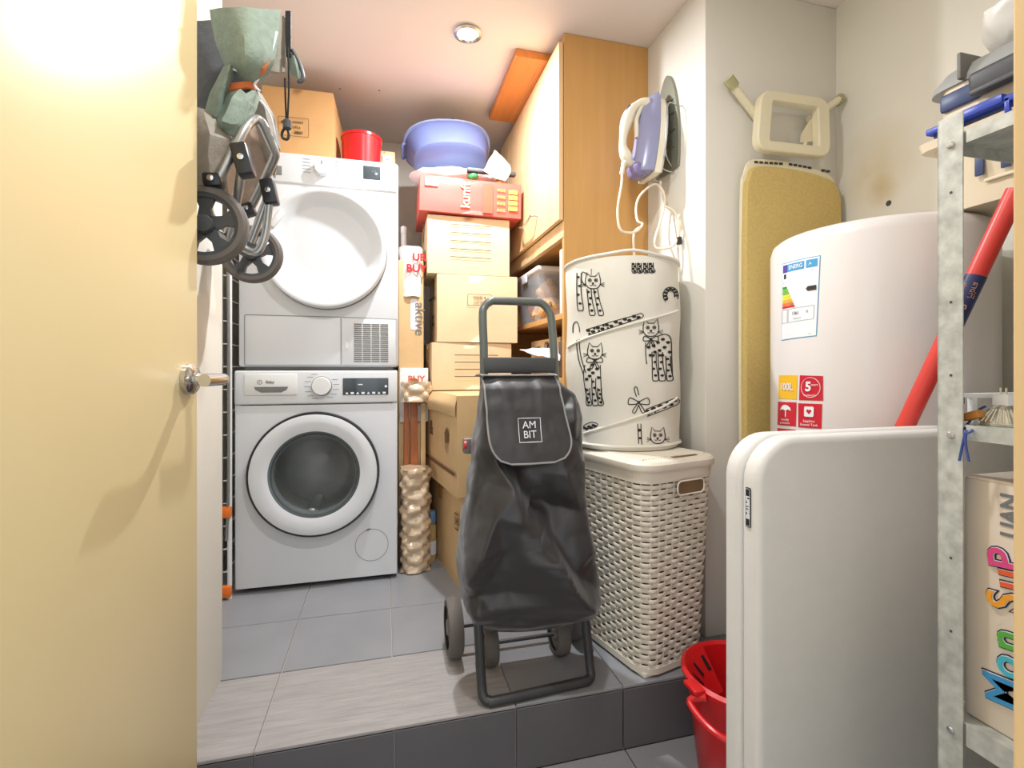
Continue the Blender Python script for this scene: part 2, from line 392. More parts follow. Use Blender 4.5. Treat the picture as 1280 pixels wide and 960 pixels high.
# ================================================================== washing machine
WX0, WX1, WY, WT = -.547, .054, 2.065, .85
wm = thing('washing_machine', 'white front-loading washing machine with dark-rimmed round door, under the dryer', 'washing machine', ((WX0 + WX1) / 2, WY + .28, 0))
WC = (-.259, .447)
def plate_with_hole(x0, x1, z0, z1, y0, c, r, n=48):
    """flat front sheet with a round opening"""
    bm = B(); ring = []; outer = []
    for k in range(n):
        a = 2 * PI * k / n; ca, sa = math.cos(a), math.sin(a)
        ring.append(bm.verts.new((c[0] + r * ca, y0, c[1] + r * sa)))
        t = min(((x1 - c[0]) / ca) if ca > 1e-6 else ((x0 - c[0]) / ca) if ca < -1e-6 else 9e9, ((z1 - c[1]) / sa) if sa > 1e-6 else ((z0 - c[1]) / sa) if sa < -1e-6 else 9e9)
        outer.append(bm.verts.new((c[0] + t * ca, y0, c[1] + t * sa)))
    for k in range(n): bm.faces.new((ring[k], outer[k], outer[(k + 1) % n], ring[(k + 1) % n]))
    for cx, cz in ((x0, z0), (x1, z0), (x1, z1), (x0, z1)):   # fill the four corners
        a = math.atan2(cz - c[1], cx - c[0]) % (2 * PI); k = int(a / (2 * PI) * n) % n
        v1, v2 = outer[k], outer[(k + 1) % n]
        bm.faces.new((v1, bm.verts.new((cx, y0, cz)), v2))
    bmesh.ops.recalc_face_normals(bm, faces=bm.faces[:]); return bm
b = B(); box(b, WX0, WX0 + .02, WY + .004, WY + .57, .02, WT, .004); box(b, WX1 - .02, WX1, WY + .004, WY + .57, .02, WT, .004)
box(b, WX0 + .015, WX1 - .015, WY + .01, WY + .57, WT - .02, WT - .002); box(b, WX0 + .015, WX1 - .015, WY + .55, WY + .57, .02, WT)
box(b, WX0 + .015, WX1 - .015, WY + .01, WY + .57, .02, .03); part('cabinet_body', b, 'white', wm)
t = plate_with_hole(WX0 + .004, WX1 - .004, .02, .716, WY + .002, WC, .19)
part('front_panel', t, 'white', wm)
b = B(); box(b, WX0, WX1, WY - .006, WY + .03, .719, WT, .008, 3); part('control_panel', b, 'white', wm)
for fx_ in (WX0 + .05, WX1 - .05):
    for fy_ in (WY + .06, WY + .5): part('foot', lathe(B(), [(.022, 0), (.022, .01), (.012, .012), (.012, .025)], (fx_, fy_, 0), n=14), 'black', wm)
b = B(); box(b, WX0 + .02, WX1 - .02, WY + .03, WY + .05, .008, .024); part('plinth', b, 'dgrey', wm)
dw = part('detergent_drawer', box(B(), WX0 + .035, -.325, WY - .0105, WY + .01, .755, .838, .004, 2), 'white_p', wm)
b = B(); f = plane((WX0 + .135, WY - .0105, .776), (1, 0, 0), (0, 0, 1))
prism(b, [(-.065, .012), (.055, .012), (.05, 0), (.03, -.01), (-.04, -.01), (-.06, 0)], 0, .001, f); part('drawer_grip', b, 'mgrey', dw)
b = B(); f = plane((WX0 + .11, WY - .0108, .806), (1, 0, 0), (0, 0, 1))
for k in range(1): ribbon(b, [(.008 * math.cos(a * PI / 10) - .02, .008 * math.sin(a * PI / 10)) for a in range(20)], .0022, f, closed=True)
txt(b, 'B', .008, lambda x, y, z: f(x - .02, y, z)); txt(b, 'Balay', .015, lambda x, y, z: f(x + .016, y, z), .0003); part('lettering', b, 'grey_line', dw)
b = B(); lathe(b, [(.036, 0), (.036, -.014), (.033, -.02), (.0, -.0205)], (-.236, WY - .006, .789), axis='Y', n=32)
dl = part('program_dial', b, 'white_p', wm); part('dial_ring', lathe(B(), [(.0385, 0), (.0385, -.004), (.036, -.005)], (-.236, WY - .006, .789), axis='Y', n=32), 'mgrey', dl)
b = B()
for k in range(14):
    a = math.radians(-60 + k * 300 / 13 + 150); f = plane((-.236, WY - .0066, .789), (1, 0, 0), (0, 0, 1))
    if abs(math.cos(a)) > .3: ribbon(b, [(math.cos(a) * .043 + (.0 if math.cos(a) > 0 else -.022), math.sin(a) * .05), (math.cos(a) * .043 + (.022 if math.cos(a) > 0 else 0), math.sin(a) * .05)], .002, f)
part('program_marks', b, 'grey_line', wm, kind='stuff')
dp = part('display_panel', box(B(), -.158, .018, WY - .009, WY, .752, .820, .003, 2), 'display', wm)
b = B(); f = plane((-.07, WY - .0092, .760), (1, 0, 0), (0, 0, 1))
for k in range(8):
    x = -.072 + k * .0205
    prism(b, [(x - .006, -.004), (x + .006, -.004), (x + (.006 if k % 2 else .001), .004), (x - (.006 if k % 2 else .001), .004)], 0, .001, f)
ribbon(b, [(-.03, .034), (-.012, .034)], .004, f); lathe(b, [(.005, 0), (.005, -.001)], (.008, WY - .009, .786), axis='Y', n=14)
part('touch_key', b, 'lab_w', dp, kind='stuff')
# porthole
pd = part('porthole_door', lathe(B(), [(.160, -.012), (.168, -.030), (.205, -.042), (.232, -.036), (.238, -.022), (.238, -.004), (.232, .0), (.19, .0), (.165, .004)], (WC[0], WY, WC[1]), axis='Y', n=72, capped=False), 'white', wm)
part('door_rim', lathe(B(), [(.2345, -.0335), (.239, -.034), (.2425, -.028), (.2425, -.006), (.2375, -.004)], (WC[0], WY, WC[1]), axis='Y', n=72, capped=False), 'black', pd)
part('porthole_glass', lathe(B(), [(.162, -.022), (.150, -.016), (.14, .02), (.12, .07), (.07, .10), (.0, .108)], (WC[0], WY, WC[1]), axis='Y', n=48, capped=False), 'glass', pd)
part('glass_collar', lathe(B(), [(.150, .005), (.166, -.018), (.168, -.0295), (.160, -.028), (.152, -.01)], (WC[0], WY, WC[1]), axis='Y', n=48, capped=False), 'collar', pd)
dm = part('drum', lathe(B(), [(.19, .03), (.19, .09), (.225, .11), (.225, .40), (.0, .42)], (WC[0], WY, WC[1]), axis='Y', n=40, capped=False), 'drum', wm)
part('door_seal', lathe(B(), [(.192, .002), (.18, .02), (.165, .03), (.178, .05), (.192, .06)], (WC[0], WY, WC[1]), axis='Y', n=40, capped=False), 'rubber', wm)
for k in range(3):
    a = math.radians(20 + 120 * k); c = (WC[0] + .2 * math.cos(a), WY + .25, WC[1] + .2 * math.sin(a))
    part('drum_paddle', obox(B(), c, (-math.sin(a), 0, math.cos(a)), (0, 1, 0), (math.cos(a), 0, math.sin(a)), .05, .24, .06, .018, 3), 'alu', dm)
b = B(); f = plane((-.047, WY + .0018, .145), (1, 0, 0), (0, 0, 1))
ribbon(b, [(.064 * math.cos(k * PI / 24), .064 * math.sin(k * PI / 24)) for k in range(48)], .0018, f, closed=True)
prism(b, [(-.02, .058), (-.005, .063), (-.006, .069), (-.022, .064)], 0, .002, f); part('filter_cover', b, 'grey_line', wm)

# ================================================================== tumble dryer
DX0, DX1, DY, DB, DT = -.540, .058, 2.09, .853, 1.705
td = thing('tumble_dryer', 'white tumble dryer with a domed round door, stacked on the washing machine', 'tumble dryer', ((DX0 + DX1) / 2, DY + .27, DB))
b = B(); box(b, DX0, DX1, DY, DY + .56, DB + .012, DT, .010, 3); part('cabinet_body', b, 'white', td)
b = B(); box(b, DX0 + .02, DX1 - .02, DY + .02, DY + .54, DB, DB + .015); part('base', b, 'mgrey', td)
b = B(); box(b, DX0 + .004, DX1 - .004, DY - .006, DY + .02, 1.585, DT - .002, .006, 3); part('control_panel', b, 'white', td)
b = B(); box(b, -.455, -.385, DY - .008, DY, 1.612, 1.648, .002); part('tank_grip', b, 'mgrey', td)
DC = (-.222, 1.328)
dd = part('dryer_door', lathe(B(), [(.0, -.016), (.10, -.017), (.164, -.020), (.172, -.024), (.190, -.040), (.212, -.058), (.220, -.062), (.228, -.060), (.233, -.048), (.233, -.002), (.225, .004)], (DC[0], DY, DC[1]), axis='Y', n=80, capped=False), 'white', td, angle=50)
part('door_gap', lathe(B(), [(.2335, -.012), (.236, -.010), (.236, .001), (.23, .001)], (DC[0], DY, DC[1]), axis='Y', n=64, capped=False), 'mgrey', dd)
b = B(); obox(b, (DC[0] - .172, DY - .052, DC[1] + .10), (.55, 0, .83), (0, 1, 0), (-.83, 0, .55), .075, .02, .022, .006, 3); part('door_grip', b, 'white_p', dd)
b = B(); lathe(b, [(.030, 0), (.029, -.020), (.026, -.025), (.0, -.0255)], (-.236, DY - .006, 1.652), axis='Y', n=32); dk = part('program_dial', b, 'white_p', td)
b = B(); ribbon(b, [(0, .008), (0, .024)], .003, plane((-.236, DY - .0316, 1.652), (1, 0, 0), (0, 0, 1))); part('pointer', b, 'grey_line', dk)
dq = part('display', box(B(), -.081, -.013, DY - .008, DY, 1.628, 1.682, .002), 'display', td)
b = B(); f = plane((-.04, DY - .0082, 1.660), (1, 0, 0), (0, 0, 1)); txt(b, '8:8', .014, f); part('digits', b, 'mgrey', dq)
b = B(); f = plane((-.045, DY - .0065, 1.618), (1, 0, 0), (0, 0, 1))
for k in range(9): ribbon(b, [(-.04 + k * .011, 0), (-.034 + k * .011, 0)], .003, f)
for k in range(5):
    for s in (-1, 1): ribbon(b, [(-.19 + s * .045, .015 + k * .013), (-.19 + s * .075, .015 + k * .013)], .0016, f)
part('program_marks', b, 'grey_line', td, kind='stuff')
b = B(); f = plane(((-.52 - .165) / 2, DY - .0008, .967), (1, 0, 0), (0, 0, 1))
ribbon(b, rrect(.352, .196, .008), .0022, f, closed=True); ribbon(b, [(.176 + .0, .098), (.395, .094), (.395, -.098), (.176, -.098)], .0022, f)
part('panel_gap', b, 'grey_line', td)
cp = part('condenser_door', box(B(), -.515, -.169, DY - .003, DY + .01, .872, 1.062, .004, 2), 'white', td)
gr = part('vent_panel', box(B(), -.163, .046, DY - .003, DY + .01, .872, 1.058, .004, 2), 'white', td)
b = B()
for k in range(19):
    z = .884 + k * .0084
    for j in range(4): box(b, -.117 + j * .0345, -.086 + j * .0345, DY - .0045, DY - .0025, z, z + .0046)
part('vent_slot', b, 'mgrey', gr, kind='stuff')
b = B(); box(b, -.152, -.140, DY - .005, DY - .002, .935, .965, .002); part('latch', b, 'white_p', gr)

# ================================================================== cartons
def carton(name, label, cat, loc, rot, w, d, h, m='card', tape=True, group=None, sag=.004, flaps=True, rot3=None):
    """box with front at local y=0, base at z=0, left edge at x=0; sides, two top flaps, tape"""
    t = thing(name, label, cat, loc, rot, group, rot3)
    b = B(); n = 8
    def side(f_, nu, nv): grid(b, f_, nu, nv)
    S = lambda a: math.sin(a * PI)
    sd = random.random() * 9
    side(lambda a, c: V((a * w, -sag * S(a) * S(c) + .002 * noise.noise(V((a * 3, c * 3, sd))), c * h)), n, n)
    side(lambda a, c: V((w + sag * S(a) * S(c), a * d, c * h)), n, n)
    side(lambda a, c: V((-sag * S(a) * S(c) + .002 * noise.noise(V((a * 3, c * 3, sd + 4))) * S(a), a * d, c * h)), n, n)
    side(lambda a, c: V((a * w, d, c * h)), n, n); side(lambda a, c: V((a * w, c * d, 0)), 2, 2); side(lambda a, c: V((a * w, c * d, h - .001)), 2, 2)
    bmesh.ops.remove_doubles(b, verts=b.verts[:], dist=.0012); bmesh.ops.recalc_face_normals(b, faces=b.faces[:])
    part('carton_body', b, m, t, local=True)
    if flaps:
        part('flap', box(B(), .001, w - .001, .0, d / 2 - .001, h - .001, h + .003, .0012, 1), m, t, local=True)
        part('flap', box(B(), .001, w - .001, d / 2 + .001, d, h - .001, h + .003, .0012, 1), m, t, local=True)
    if tape:
        b = B(); box(b, -.0006, w + .0006, d / 2 - .025, d / 2 + .025, h + .0031, h + .0036); box(b, -.0065, -.0055, d / 2 - .025, d / 2 + .025, h - .08, h + .0034)
        part('tape', b, 'tape', t, local=True)
    return t
def front(t, x, z, off=.0075): return plane(wmat(t) @ V((x, -off, z)), wmat(t).to_3x3() @ V((1, 0, 0)), wmat(t).to_3x3() @ V((0, 0, 1)))
def leftf(t, y, z, off=.0075): return plane(wmat(t) @ V((-off, y, z)), wmat(t).to_3x3() @ V((0, -1, 0)), wmat(t).to_3x3() @ V((0, 0, 1)))
def lines(t, x0, x1, z0, dz, n):
    b = B(); f = front(t, 0, 0)
    for k in range(n): ribbon(b, [(x0, z0 + k * dz), (x1, z0 + k * dz)], .003, f)
    part('printed_lines', b, 'print', t)
R9 = math.radians(8.5)
b6 = carton('cardboard_box', 'large worn cardboard box on the floor at the base of the carton stack', 'box', (.297, 1.815, 0), R9, .32, .70, .372, 'card')
b5 = carton('cardboard_box', 'large open-flapped cardboard box with a house symbol, second from the floor', 'box', (.262, 1.815, .378), R9, .35, .72, .376, 'card', tape=False)
b = B(); f = leftf(b5, .12, .20)
prism(b, [(-.022, -.01), (-.022, .02), (-.03, .02), (0, .05), (.03, .02), (.022, .02), (.022, -.01), (.008, -.01), (.008, -.05), (.002, -.05), (.002, -.012), (-.012, -.012), (-.012, -.04), (-.017, -.04), (-.017, -.01)], 0, .0006, f)
f2 = leftf(b5, .37, .22); txt(b, '&', .09, f2, .001); part('printed_symbol', b, 'print_b', b5)
b = B(); f = leftf(b5, 0, .085); ribbon(b, [(-.005, 0), (-.70, 0)], .014, f); part('printed_band', b, 'print_b', b5)
b = B(); cloth(b, [[wmat(b5) @ V(q) for q in ((-.002, .01, .30), (-.018, .2, .31), (-.012, .40, .30))], [wmat(b5) @ V(q) for q in ((-.006, .0, .34), (-.03, .2, .345), (-.02, .40, .34))], [wmat(b5) @ V(q) for q in ((.004, .01, .378), (-.002, .2, .38), (.0, .40, .378))]], .004, 5)
part('loose_flap', b, 'card', b5)
b = B(); f = leftf(b6, .10, .26); ribbon(b, rrect(.05, .06, .008), .006, f, closed=True); txt(b, 'H', .04, f, .001); part('printed_symbol', b, 'print_b', b6)
b4 = carton('cardboard_box', 'pale carton with printed address lines, behind the trolley bag handle', 'box', (.205, 2.19, .762), .03, .365, .33, .208, 'card_l')
lines(b4, .10, .30, .06, .032, 4)
b3 = carton('cardboard_box', 'plain pale carton with a small printed panel, between the two lined cartons', 'box', (.228, 2.19, .976), 0, .368, .34, .300, 'card_l')
b = B(); f = front(b3, .19, .19); ribbon(b, rrect(.11, .05, .004), .002, f, closed=True); txt(b, 'MOD 4', .018, lambda x, y, z: f(x, y + .01, z)); txt(b, 'small parts', .012, lambda x, y, z: f(x, y - .01, z)); part('printed_panel', b, 'print_b', b3)
b = B(); f = leftf(b3, .12, .10); txt(b, 'JC', .07, f, .002); f = leftf(b3, .0, .2); ribbon(b, [(-.02, 0), (-.3, .02)], .008, f); part('printed_mark', b, 'print', b3)
b2 = carton('cardboard_box', 'pale carton with five printed lines, directly under the red box', 'box', (.186, 2.19, 1.280), 0, .372, .36, .255, 'card_l')
lines(b2, .10, .285, .075, .036, 5)
rb = carton('red_box', 'red printed gift box with gold lettering, topmost carton under the blue tub', 'box', (.150, 2.17, 1.548), math.radians(-1), .455, .36, .155, 'redbox', tape=False, flaps=False, rot3=(0, math.radians(1.0), math.radians(-1)))
b = B(); f = front(rb, .20, .082, .0088); f2 = lambda x, y, z=0: f(-y, x, z); txt(b, 'kunft', .056, f2, .0012)
part('lettering', b, 'peach', rb)
b = B(); f = front(rb, .30, .075); patch(b, rrect(.045, .13, .002), f); part('printed_panel', b, 'red_in', rb)
b = B(); f = front(rb, .36, .075)
for k in range(4): txt(b, 'eos', .028, lambda x, y, z, k=k: f(x, y + .045 - k * .03, z))
part('lettering', b, 'gold', rb)
b = B(); f = front(rb, .415, .075)
for k in range(4): patch(b, rrect(.042, .02, .003, 3, 0, .04 - k * .025), f)
part('gold_panel', b, 'gold', rb)
b = B(); f = front(rb, .05, .125); patch(b, rrect(.055, .035, .002), f); lt = part('label', b, 'lab_w', rb)
b = B(); txt(b, 'H', .02, lambda x, y, z: f(x, y, z + .001)); part('lettering', b, 'print', lt)
# on the dryer
db = carton('cardboard_box', 'tan cardboard box on top of the dryer with a printed label', 'box', (-.475, 2.17, DT), math.radians(-2), .272, .34, .292, 'card_o')
b = B(); f = front(db, .12, .135); ribbon(b, rrect(.115, .075, .003), .0016, f, closed=True); txt(b, 'PAPER GOODS', .011, lambda x, y, z: f(x, y + .02, z))
txt(b, '12 x 750 g', .012, lambda x, y, z: f(x, y, z)); txt(b, '8800', .016, lambda x, y, z: f(x + .02, y - .022, z)); txt(b, '+:', .02, lambda x, y, z: f(x - .04, y + .015, z), .001); part('printed_label', b, 'print', db)
bk = thing('bucket', 'small glossy red plastic bucket on top of the dryer', 'bucket', (-.094, 2.255, DT))
part('bucket_body', lathe(B(), [(.0, .0), (.076, .0), (.079, .004), (.083, .15), (.085, .158), (.083, .160), (.080, .156), (.075, .01), (0, .008)], (0, 0, 0), n=40, capped=False), 'red', bk, local=True)
part('rim', lathe(B(), [(.083, .148), (.087, .150), (.087, .160), (.082, .161)], (0, 0, 0), n=40, capped=False), 'red', bk, local=True)
sb = carton('cardboard_box', 'little upright carton behind the red bucket on the dryer', 'box', (-.045, 2.35, DT), 0, .095, .07, .155, 'card', tape=False)
b = B(); f = front(sb, .062, .115); patch(b, rrect(.045, .045, .002), f); ls = part('label', b, 'lab_w', sb)
b = B(); txt(b, 'H9', .02, lambda x, y, z: f(x, y, z + .001)); part('lettering', b, 'print', ls)

# blue tub and plastic bags on the red box
tb = thing('washing_up_tub', 'oval blue-grey plastic tub resting on bags above the red box', 'tub', (.300, 2.27, 1.805), 0, rot3=(math.radians(-36), math.radians(-5), 0))
def oval(a, b_, n=44): return [(a * math.copysign(abs(math.cos(2 * PI * k / n)) ** .8, math.cos(2 * PI * k / n)), b_ * math.copysign(abs(math.sin(2 * PI * k / n)) ** .8, math.sin(2 * PI * k / n))) for k in range(n)]
def oval_shell(prof, n=44):
    bm = B(); rings = []
    for a, b_, z in prof: rings.append([bm.verts.new((x, y, z)) for x, y in oval(a, b_, n)])
    for A_, B_ in zip(rings, rings[1:]):
        for k in range(n): bm.faces.new((A_[k], A_[(k + 1) % n], B_[(k + 1) % n], B_[k]))
    bm.faces.new(rings[0][::-1]); bm.faces.new(rings[-1]); bmesh.ops.recalc_face_normals(bm, faces=bm.faces[:]); return bm
part('tub_body', oval_shell([(.150, .085, 0), (.168, .100, .008), (.193, .125, .09), (.197, .129, .125), (.192, .124, .125), (.16, .092, .014), (.15, .08, .012)]), 'blue_tub', tb, local=True)
part('rim', oval_shell([(.194, .126, .121), (.206, .138, .119), (.208, .140, .128), (.203, .135, .132), (.190, .122, .130)]), 'blue_rim', tb, local=True)
b = B(); tube(b, catmull([(-.20, -.03, .10), (-.212, -.03, .085), (-.212, .03, .085), (-.2, .03, .1)], 4), .006, 8); part('grip', b, 'blue_tub', tb, local=True)
def bagshape(pts, seed, amp=.010, n=28, m=10):
    """crumpled soft bag: squashed blob between given half sizes"""
    (cx, cy, cz, a, b_, h_) = pts
    bm = B()
    def f(s, t):
        th = 2 * PI * s; r = math.sin(PI * min(1, t * .98 + .02)) ** .55
        p_ = V((cx + a * r * math.cos(th), cy + b_ * r * math.sin(th), cz + h_ * t))
        nv_ = noise.noise_vector(p_ * 24 + V((seed, 0, 0))) * amp + noise.noise_vector(p_ * 60 + V((seed, 3, 0))) * amp * .4
        if t < .05: nv_.z = abs(nv_.z) * .3
        return p_ + nv_
    grid(bm, f, n, m, wrap=True); return bm
solo('plastic_bag', bagshape((.345, 2.335, 1.708, .232, .130, .085), 3, .014), 'poly', 'crumpled white plastic bag squashed between red box and blue tub', 'bag', (.345, 2.33, 1.70))
b = B(); P_ = lambda u, v, y=2.17: oy(u, v, y)
cloth(b, [[P_(604, 214), P_(612, 198), P_(618, 188)], [P_(618, 222), P_(626, 206), P_(628, 196, 2.2)], [P_(632, 226), P_(638, 216), P_(637, 206, 2.22)]], .004, 6, .004, 5)
solo('plastic_bag', b, 'poly_g', 'peaked greyish plastic bag at the right end of the red box, against the cabinet', 'bag', tuple(P_(620, 222)))
b = B(); box(b, .36, .585, 2.170, 2.198, 1.738, 1.756, .004); solo('flat_case', b, 'dgrey', 'flat dark tray poking out of the bags on the red box', 'tray', (.47, 2.24, 1.735))
for k, (u, v, mm, lb) in enumerate(((592, 218, 'greenleaf', 'green snack packet tucked in the bag above the red box, nearer the middle'), (625, 226, 'amber', 'amber packet tucked in the bag above the red box, nearer the cabinet'))):
    q = oy(u, v, 2.175); solo('packet', bagshape((q.x, q.y + .02, q.z - .02, .028, .022, .035), 11 + k, .006, 14, 6), mm, lb, 'packet', (q.x, q.y + .02, q.z - .02))

def crinkle(cx, cy, a, b_, z0, z1, seed, w=1):
    bm = B()
    def f(s, t):
        th = 2 * PI * s
        x = math.copysign(abs(math.cos(th)) ** .6, math.cos(th)); y = math.copysign(abs(math.sin(th)) ** .6, math.sin(th))
        z = z0 + (z1 - z0) * t; k = 1 + .05 * math.sin(t * 22 * w + 3 * math.sin(th * 2))
        q = abs(math.sin(t * 26 * w + s * 15)) + abs(math.sin(t * 26 * w - s * 15))
        return V((cx + a * x * k, cy + b_ * y * k, z)) + V((x, y, 0)) * (q * .009 - .008) + noise.noise_vector(V((x * 2, y * 2, z * 18 + seed))) * .006
    grid(bm, f, 40, 44, wrap=True)
    bm.faces.new([v for v in bm.verts][-40:]); return bm
# long carton, wrapped parcel and folding chair between washer and cartons
lc = thing('long_carton', 'tall narrow carton in clear wrap with red lettering, between dryer and carton stack', 'box', (.118, 2.29, 0), 0)
b = B(); box(b, -.055, .055, -.05, .05, 0, 1.34, .003, 1); part('carton_body', b, 'card', lc, local=True)
b = B(); grid(b, lambda a, c: V((.060 * math.cos(a * 2 * PI) * (1 if abs(math.cos(a * 2 * PI)) < .7 else .95) * .98, .062 * math.sin(a * 2 * PI) * 1.1, 1.18 + c * .22)) + noise.noise_vector(V((a * 9, c * 5, 1))) * .006 + V((.005, 0, 0)), 24, 10, wrap=True); part('plastic_wrap', b, 'poly', lc, local=True)
f = plane((.14, 2.29 - .074, 1.30), (1, 0, 0), (0, 0, 1)); b = B(); txt(b, 'BUY', .048, f, .0015); txt(b, 'UR', .045, lambda x, y, z: f(x + .012, y + .05, z), .0015); part('lettering', b, 'red', lc)
f = plane((.155, 2.2385, 1.08), (0, 0, -1), (1, 0, 0)); b = B(); txt(b, 'aktive', .062, f, .0004); part('lettering', b, 'mgrey', lc)
b = B(); f = plane((.13, 2.2392, 1.10), (1, 0, 0), (0, 0, 1)); patch(b, rrect(.03, .14, .01), f); part('label', b, 'paper', lc)
b = B(); box(b, -.05, .075, -.06, -.05, .62, .86, .003); part('sticker_band', b, 'poly', lc, local=True)
f = plane((.14, 2.2295, .81), (1, 0, 0), (0, 0, 1)); b = B(); txt(b, 'BUY', .04, f, .0008); txt(b, 'YOUR', .03, lambda x, y, z: f(x, y - .06, z), .0008); txt(b, 'LIFE', .03, lambda x, y, z: f(x, y - .11, z), .0008); part('lettering', b, 'redbox', lc)
ld = thing('cardboard_tube', 'thin clear plastic tube standing beside the dryer, behind the tall carton', 'tube', (.092, 2.40, 0)); part('tube_body', lathe(B(), [(.013, 0), (.013, 1.52), (.010, 1.525), (.010, .01)], (0, 0, 0), n=16), 'poly', ld, local=True)
part('end_cap', lathe(B(), [(.014, 1.5), (.0145, 1.53), (.008, 1.535)], (0, 0, 0), n=16), 'white_p', ld, local=True)
b = crinkle(.138, 2.183, .058, .036, .715, .80, 5, .2); kp = solo('paper_bundle', b, 'kraft', 'crumpled brown paper bundle squeezed over the wooden slats beside the washer', 'bundle', (.14, 2.180, .71))
solo('wrapped_parcel', crinkle(.130, 2.140, .056, .050, .004, .435, 2), 'kraft', 'upright bubble-wrapped parcel in shiny kraft paper standing beside the washer', 'parcel', (.130, 2.145, 0))
for k, (u0, u1, v0, y, lb) in enumerate(((505, 511, 500, 2.204, 'thin dark wooden slat closest to the washer, behind the kraft parcel'), (513, 522, 472, 2.204, 'taller reddish wooden slat standing between two thinner slats behind the kraft parcel'), (526, 532, 503, 2.204, 'thin pale wooden slat leaning nearest the big carton, behind the kraft parcel'))):
    x0 = oy(u0, 540, y).x; x1 = oy(u1, 540, y).x; z1 = oy(u0, v0, y).z
    b = B(); box(b, x0, x1, y, y + .018, .0, z1 - .02, .002); prism(b, [(x0, z1 - .022), (x1, z1 - .022), (x1, z1 - .008), ((x0 + x1) / 2, z1), (x0, z1 - .008)], y, y + .018, lambda a, c, h_: V((a, h_, c)))
    solo('wooden_slat', b, 'slat' if k < 2 else 'card', lb, 'slat', ((x0 + x1) / 2, y, 0), 'wooden slats beside the washer')
jr = thing('jar', 'blue-lidded amber jar on the floor beside the big cartons', 'jar', (.204, 2.225, 0))
part('jar_body', lathe(B(), [(0, 0), (.022, 0), (.024, .01), (.024, .15), (.019, .165), (.019, .17)], (0, 0, 0), n=24), 'jarb', jr, local=True)
part('lid', lathe(B(), [(.022, .166), (.023, .17), (.023, .215), (.02, .22), (0, .22)], (0, 0, 0), n=24), 'jarblue', jr, local=True)
part('label', lathe(B(), [(.0242, .03), (.0246, .03), (.0246, .09), (.0242, .09)], (0, 0, 0), n=24, capped=False), 'lab_w', jr, local=True)

# drying rack squeezed beside the washer
dk_ = thing('drying_rack', 'folded white wire drying rack with orange joints beside the washing machine', 'drying rack', (-.57, 2.05, 0))
b = B()
for y in (2.043, 2.50): tube(b, [(-.557, y, .0), (-.557, y, 1.45)], .008, 10)
tube(b, [(-.557, 2.043, 1.45), (-.557, 2.50, 1.45)], .008, 10); part('upright_frame', b, 'white_p', dk_)
b = B()
for y in (2.05, 2.50): tube(b, [(-.584, y - .01, .03), (-.584, y - .01, 1.42)], .006, 8)
part('fold_frame', b, 'alu', dk_)
for k in range(16):
    z = .10 + k * .085; part('wire', tube(B(), [(-.570, 2.05, z), (-.570, 2.50, z)], .0025, 6), 'white_p', dk_)
    part('rung', tube(B(), [(-.557, 2.043, z), (-.588, 2.043, z)], .0025, 6), 'white_p', dk_)
for z in (1.28, .325, .03): part('joint', box(B(), -.592, -.549, 2.025, 2.05, z - .022, z + .022, .006, 2), 'orange_p', dk_)
b = B(); tube(b, catmull([(-.560, 2.03, 1.30), (-.555, 2.025, .9), (-.558, 2.03, .4), (-.565, 2.03, .22)], 6), .005, 8); part('side_strap', b, 'mgrey', dk_)

# ================================================================== wardrobe / cabinet
wd = thing('wardrobe', 'tall beech cabinet with a closed upper door above open shelves', 'cabinet', (.82, 2.2, 0))
X0 = .644; Y0 = 1.71; Y1 = 2.62
part('side_panel', box(B(), X0, XA - .001, Y0, Y0 + .02, 0, CEIL - .002, .001, 1), 'beech', wd)
part('side_panel', box(B(), X0, XA - .001, Y1, Y1 + .02, 0, CEIL - .002, .001, 1), 'beech', wd)
part('back_panel', box(B(), XA - .012, XA - .002, Y0 + .02, Y1, 0, CEIL - .002), 'beech_l', wd)
part('top_panel', box(B(), X0, XA - .012, Y0 + .02, Y1, CEIL - .03, CEIL - .01), 'beech', wd)
part('lower_rail', box(B(), X0 - .002, X0 + .02, Y0 + .001, Y1, 1.345, 1.405, .001, 1), 'beech_l', wd)
for z in (1.362, 1.045, .80, .40, .06): part('shelf', box(B(), X0 + .004, XA - .013, Y0 + .02, Y1, z, z + .022, .001, 1), 'beech', wd)
d1 = part('door', box(B(), X0 - .020, X0 - .002, Y0 + .003, 2.47, 1.407, CEIL - .035, .0015, 1), 'beech_l', wd)
b = B(); tube(b, catmull([(X0 - .02, 1.975, 1.50), (X0 - .045, 1.985, 1.50), (X0 - .052, 2.02, 1.482), (X0 - .052, 2.13, 1.482), (X0 - .045, 2.165, 1.5), (X0 - .02, 2.175, 1.50)], 5), .0045, 8); part('door_handle', b, 'chrome', d1)
part('door', box(B(), X0 - .020, X0 - .002, 2.474, Y1 + .02, 1.407, CEIL - .035, .0015, 1), 'beech_l', wd)
part('cornice_board', box(B(), .495, X0 + .0, 1.84, 2.345, 2.068, 2.098, .001, 1), 'beech_o', wd)
b = B()
for k in range(24): box(b, .600, .606, 1.85 + k * .02, 1.86 + k * .02, 2.0665, 2.0685)
part('cornice_notch', b, 'beech', wd, kind='stuff')

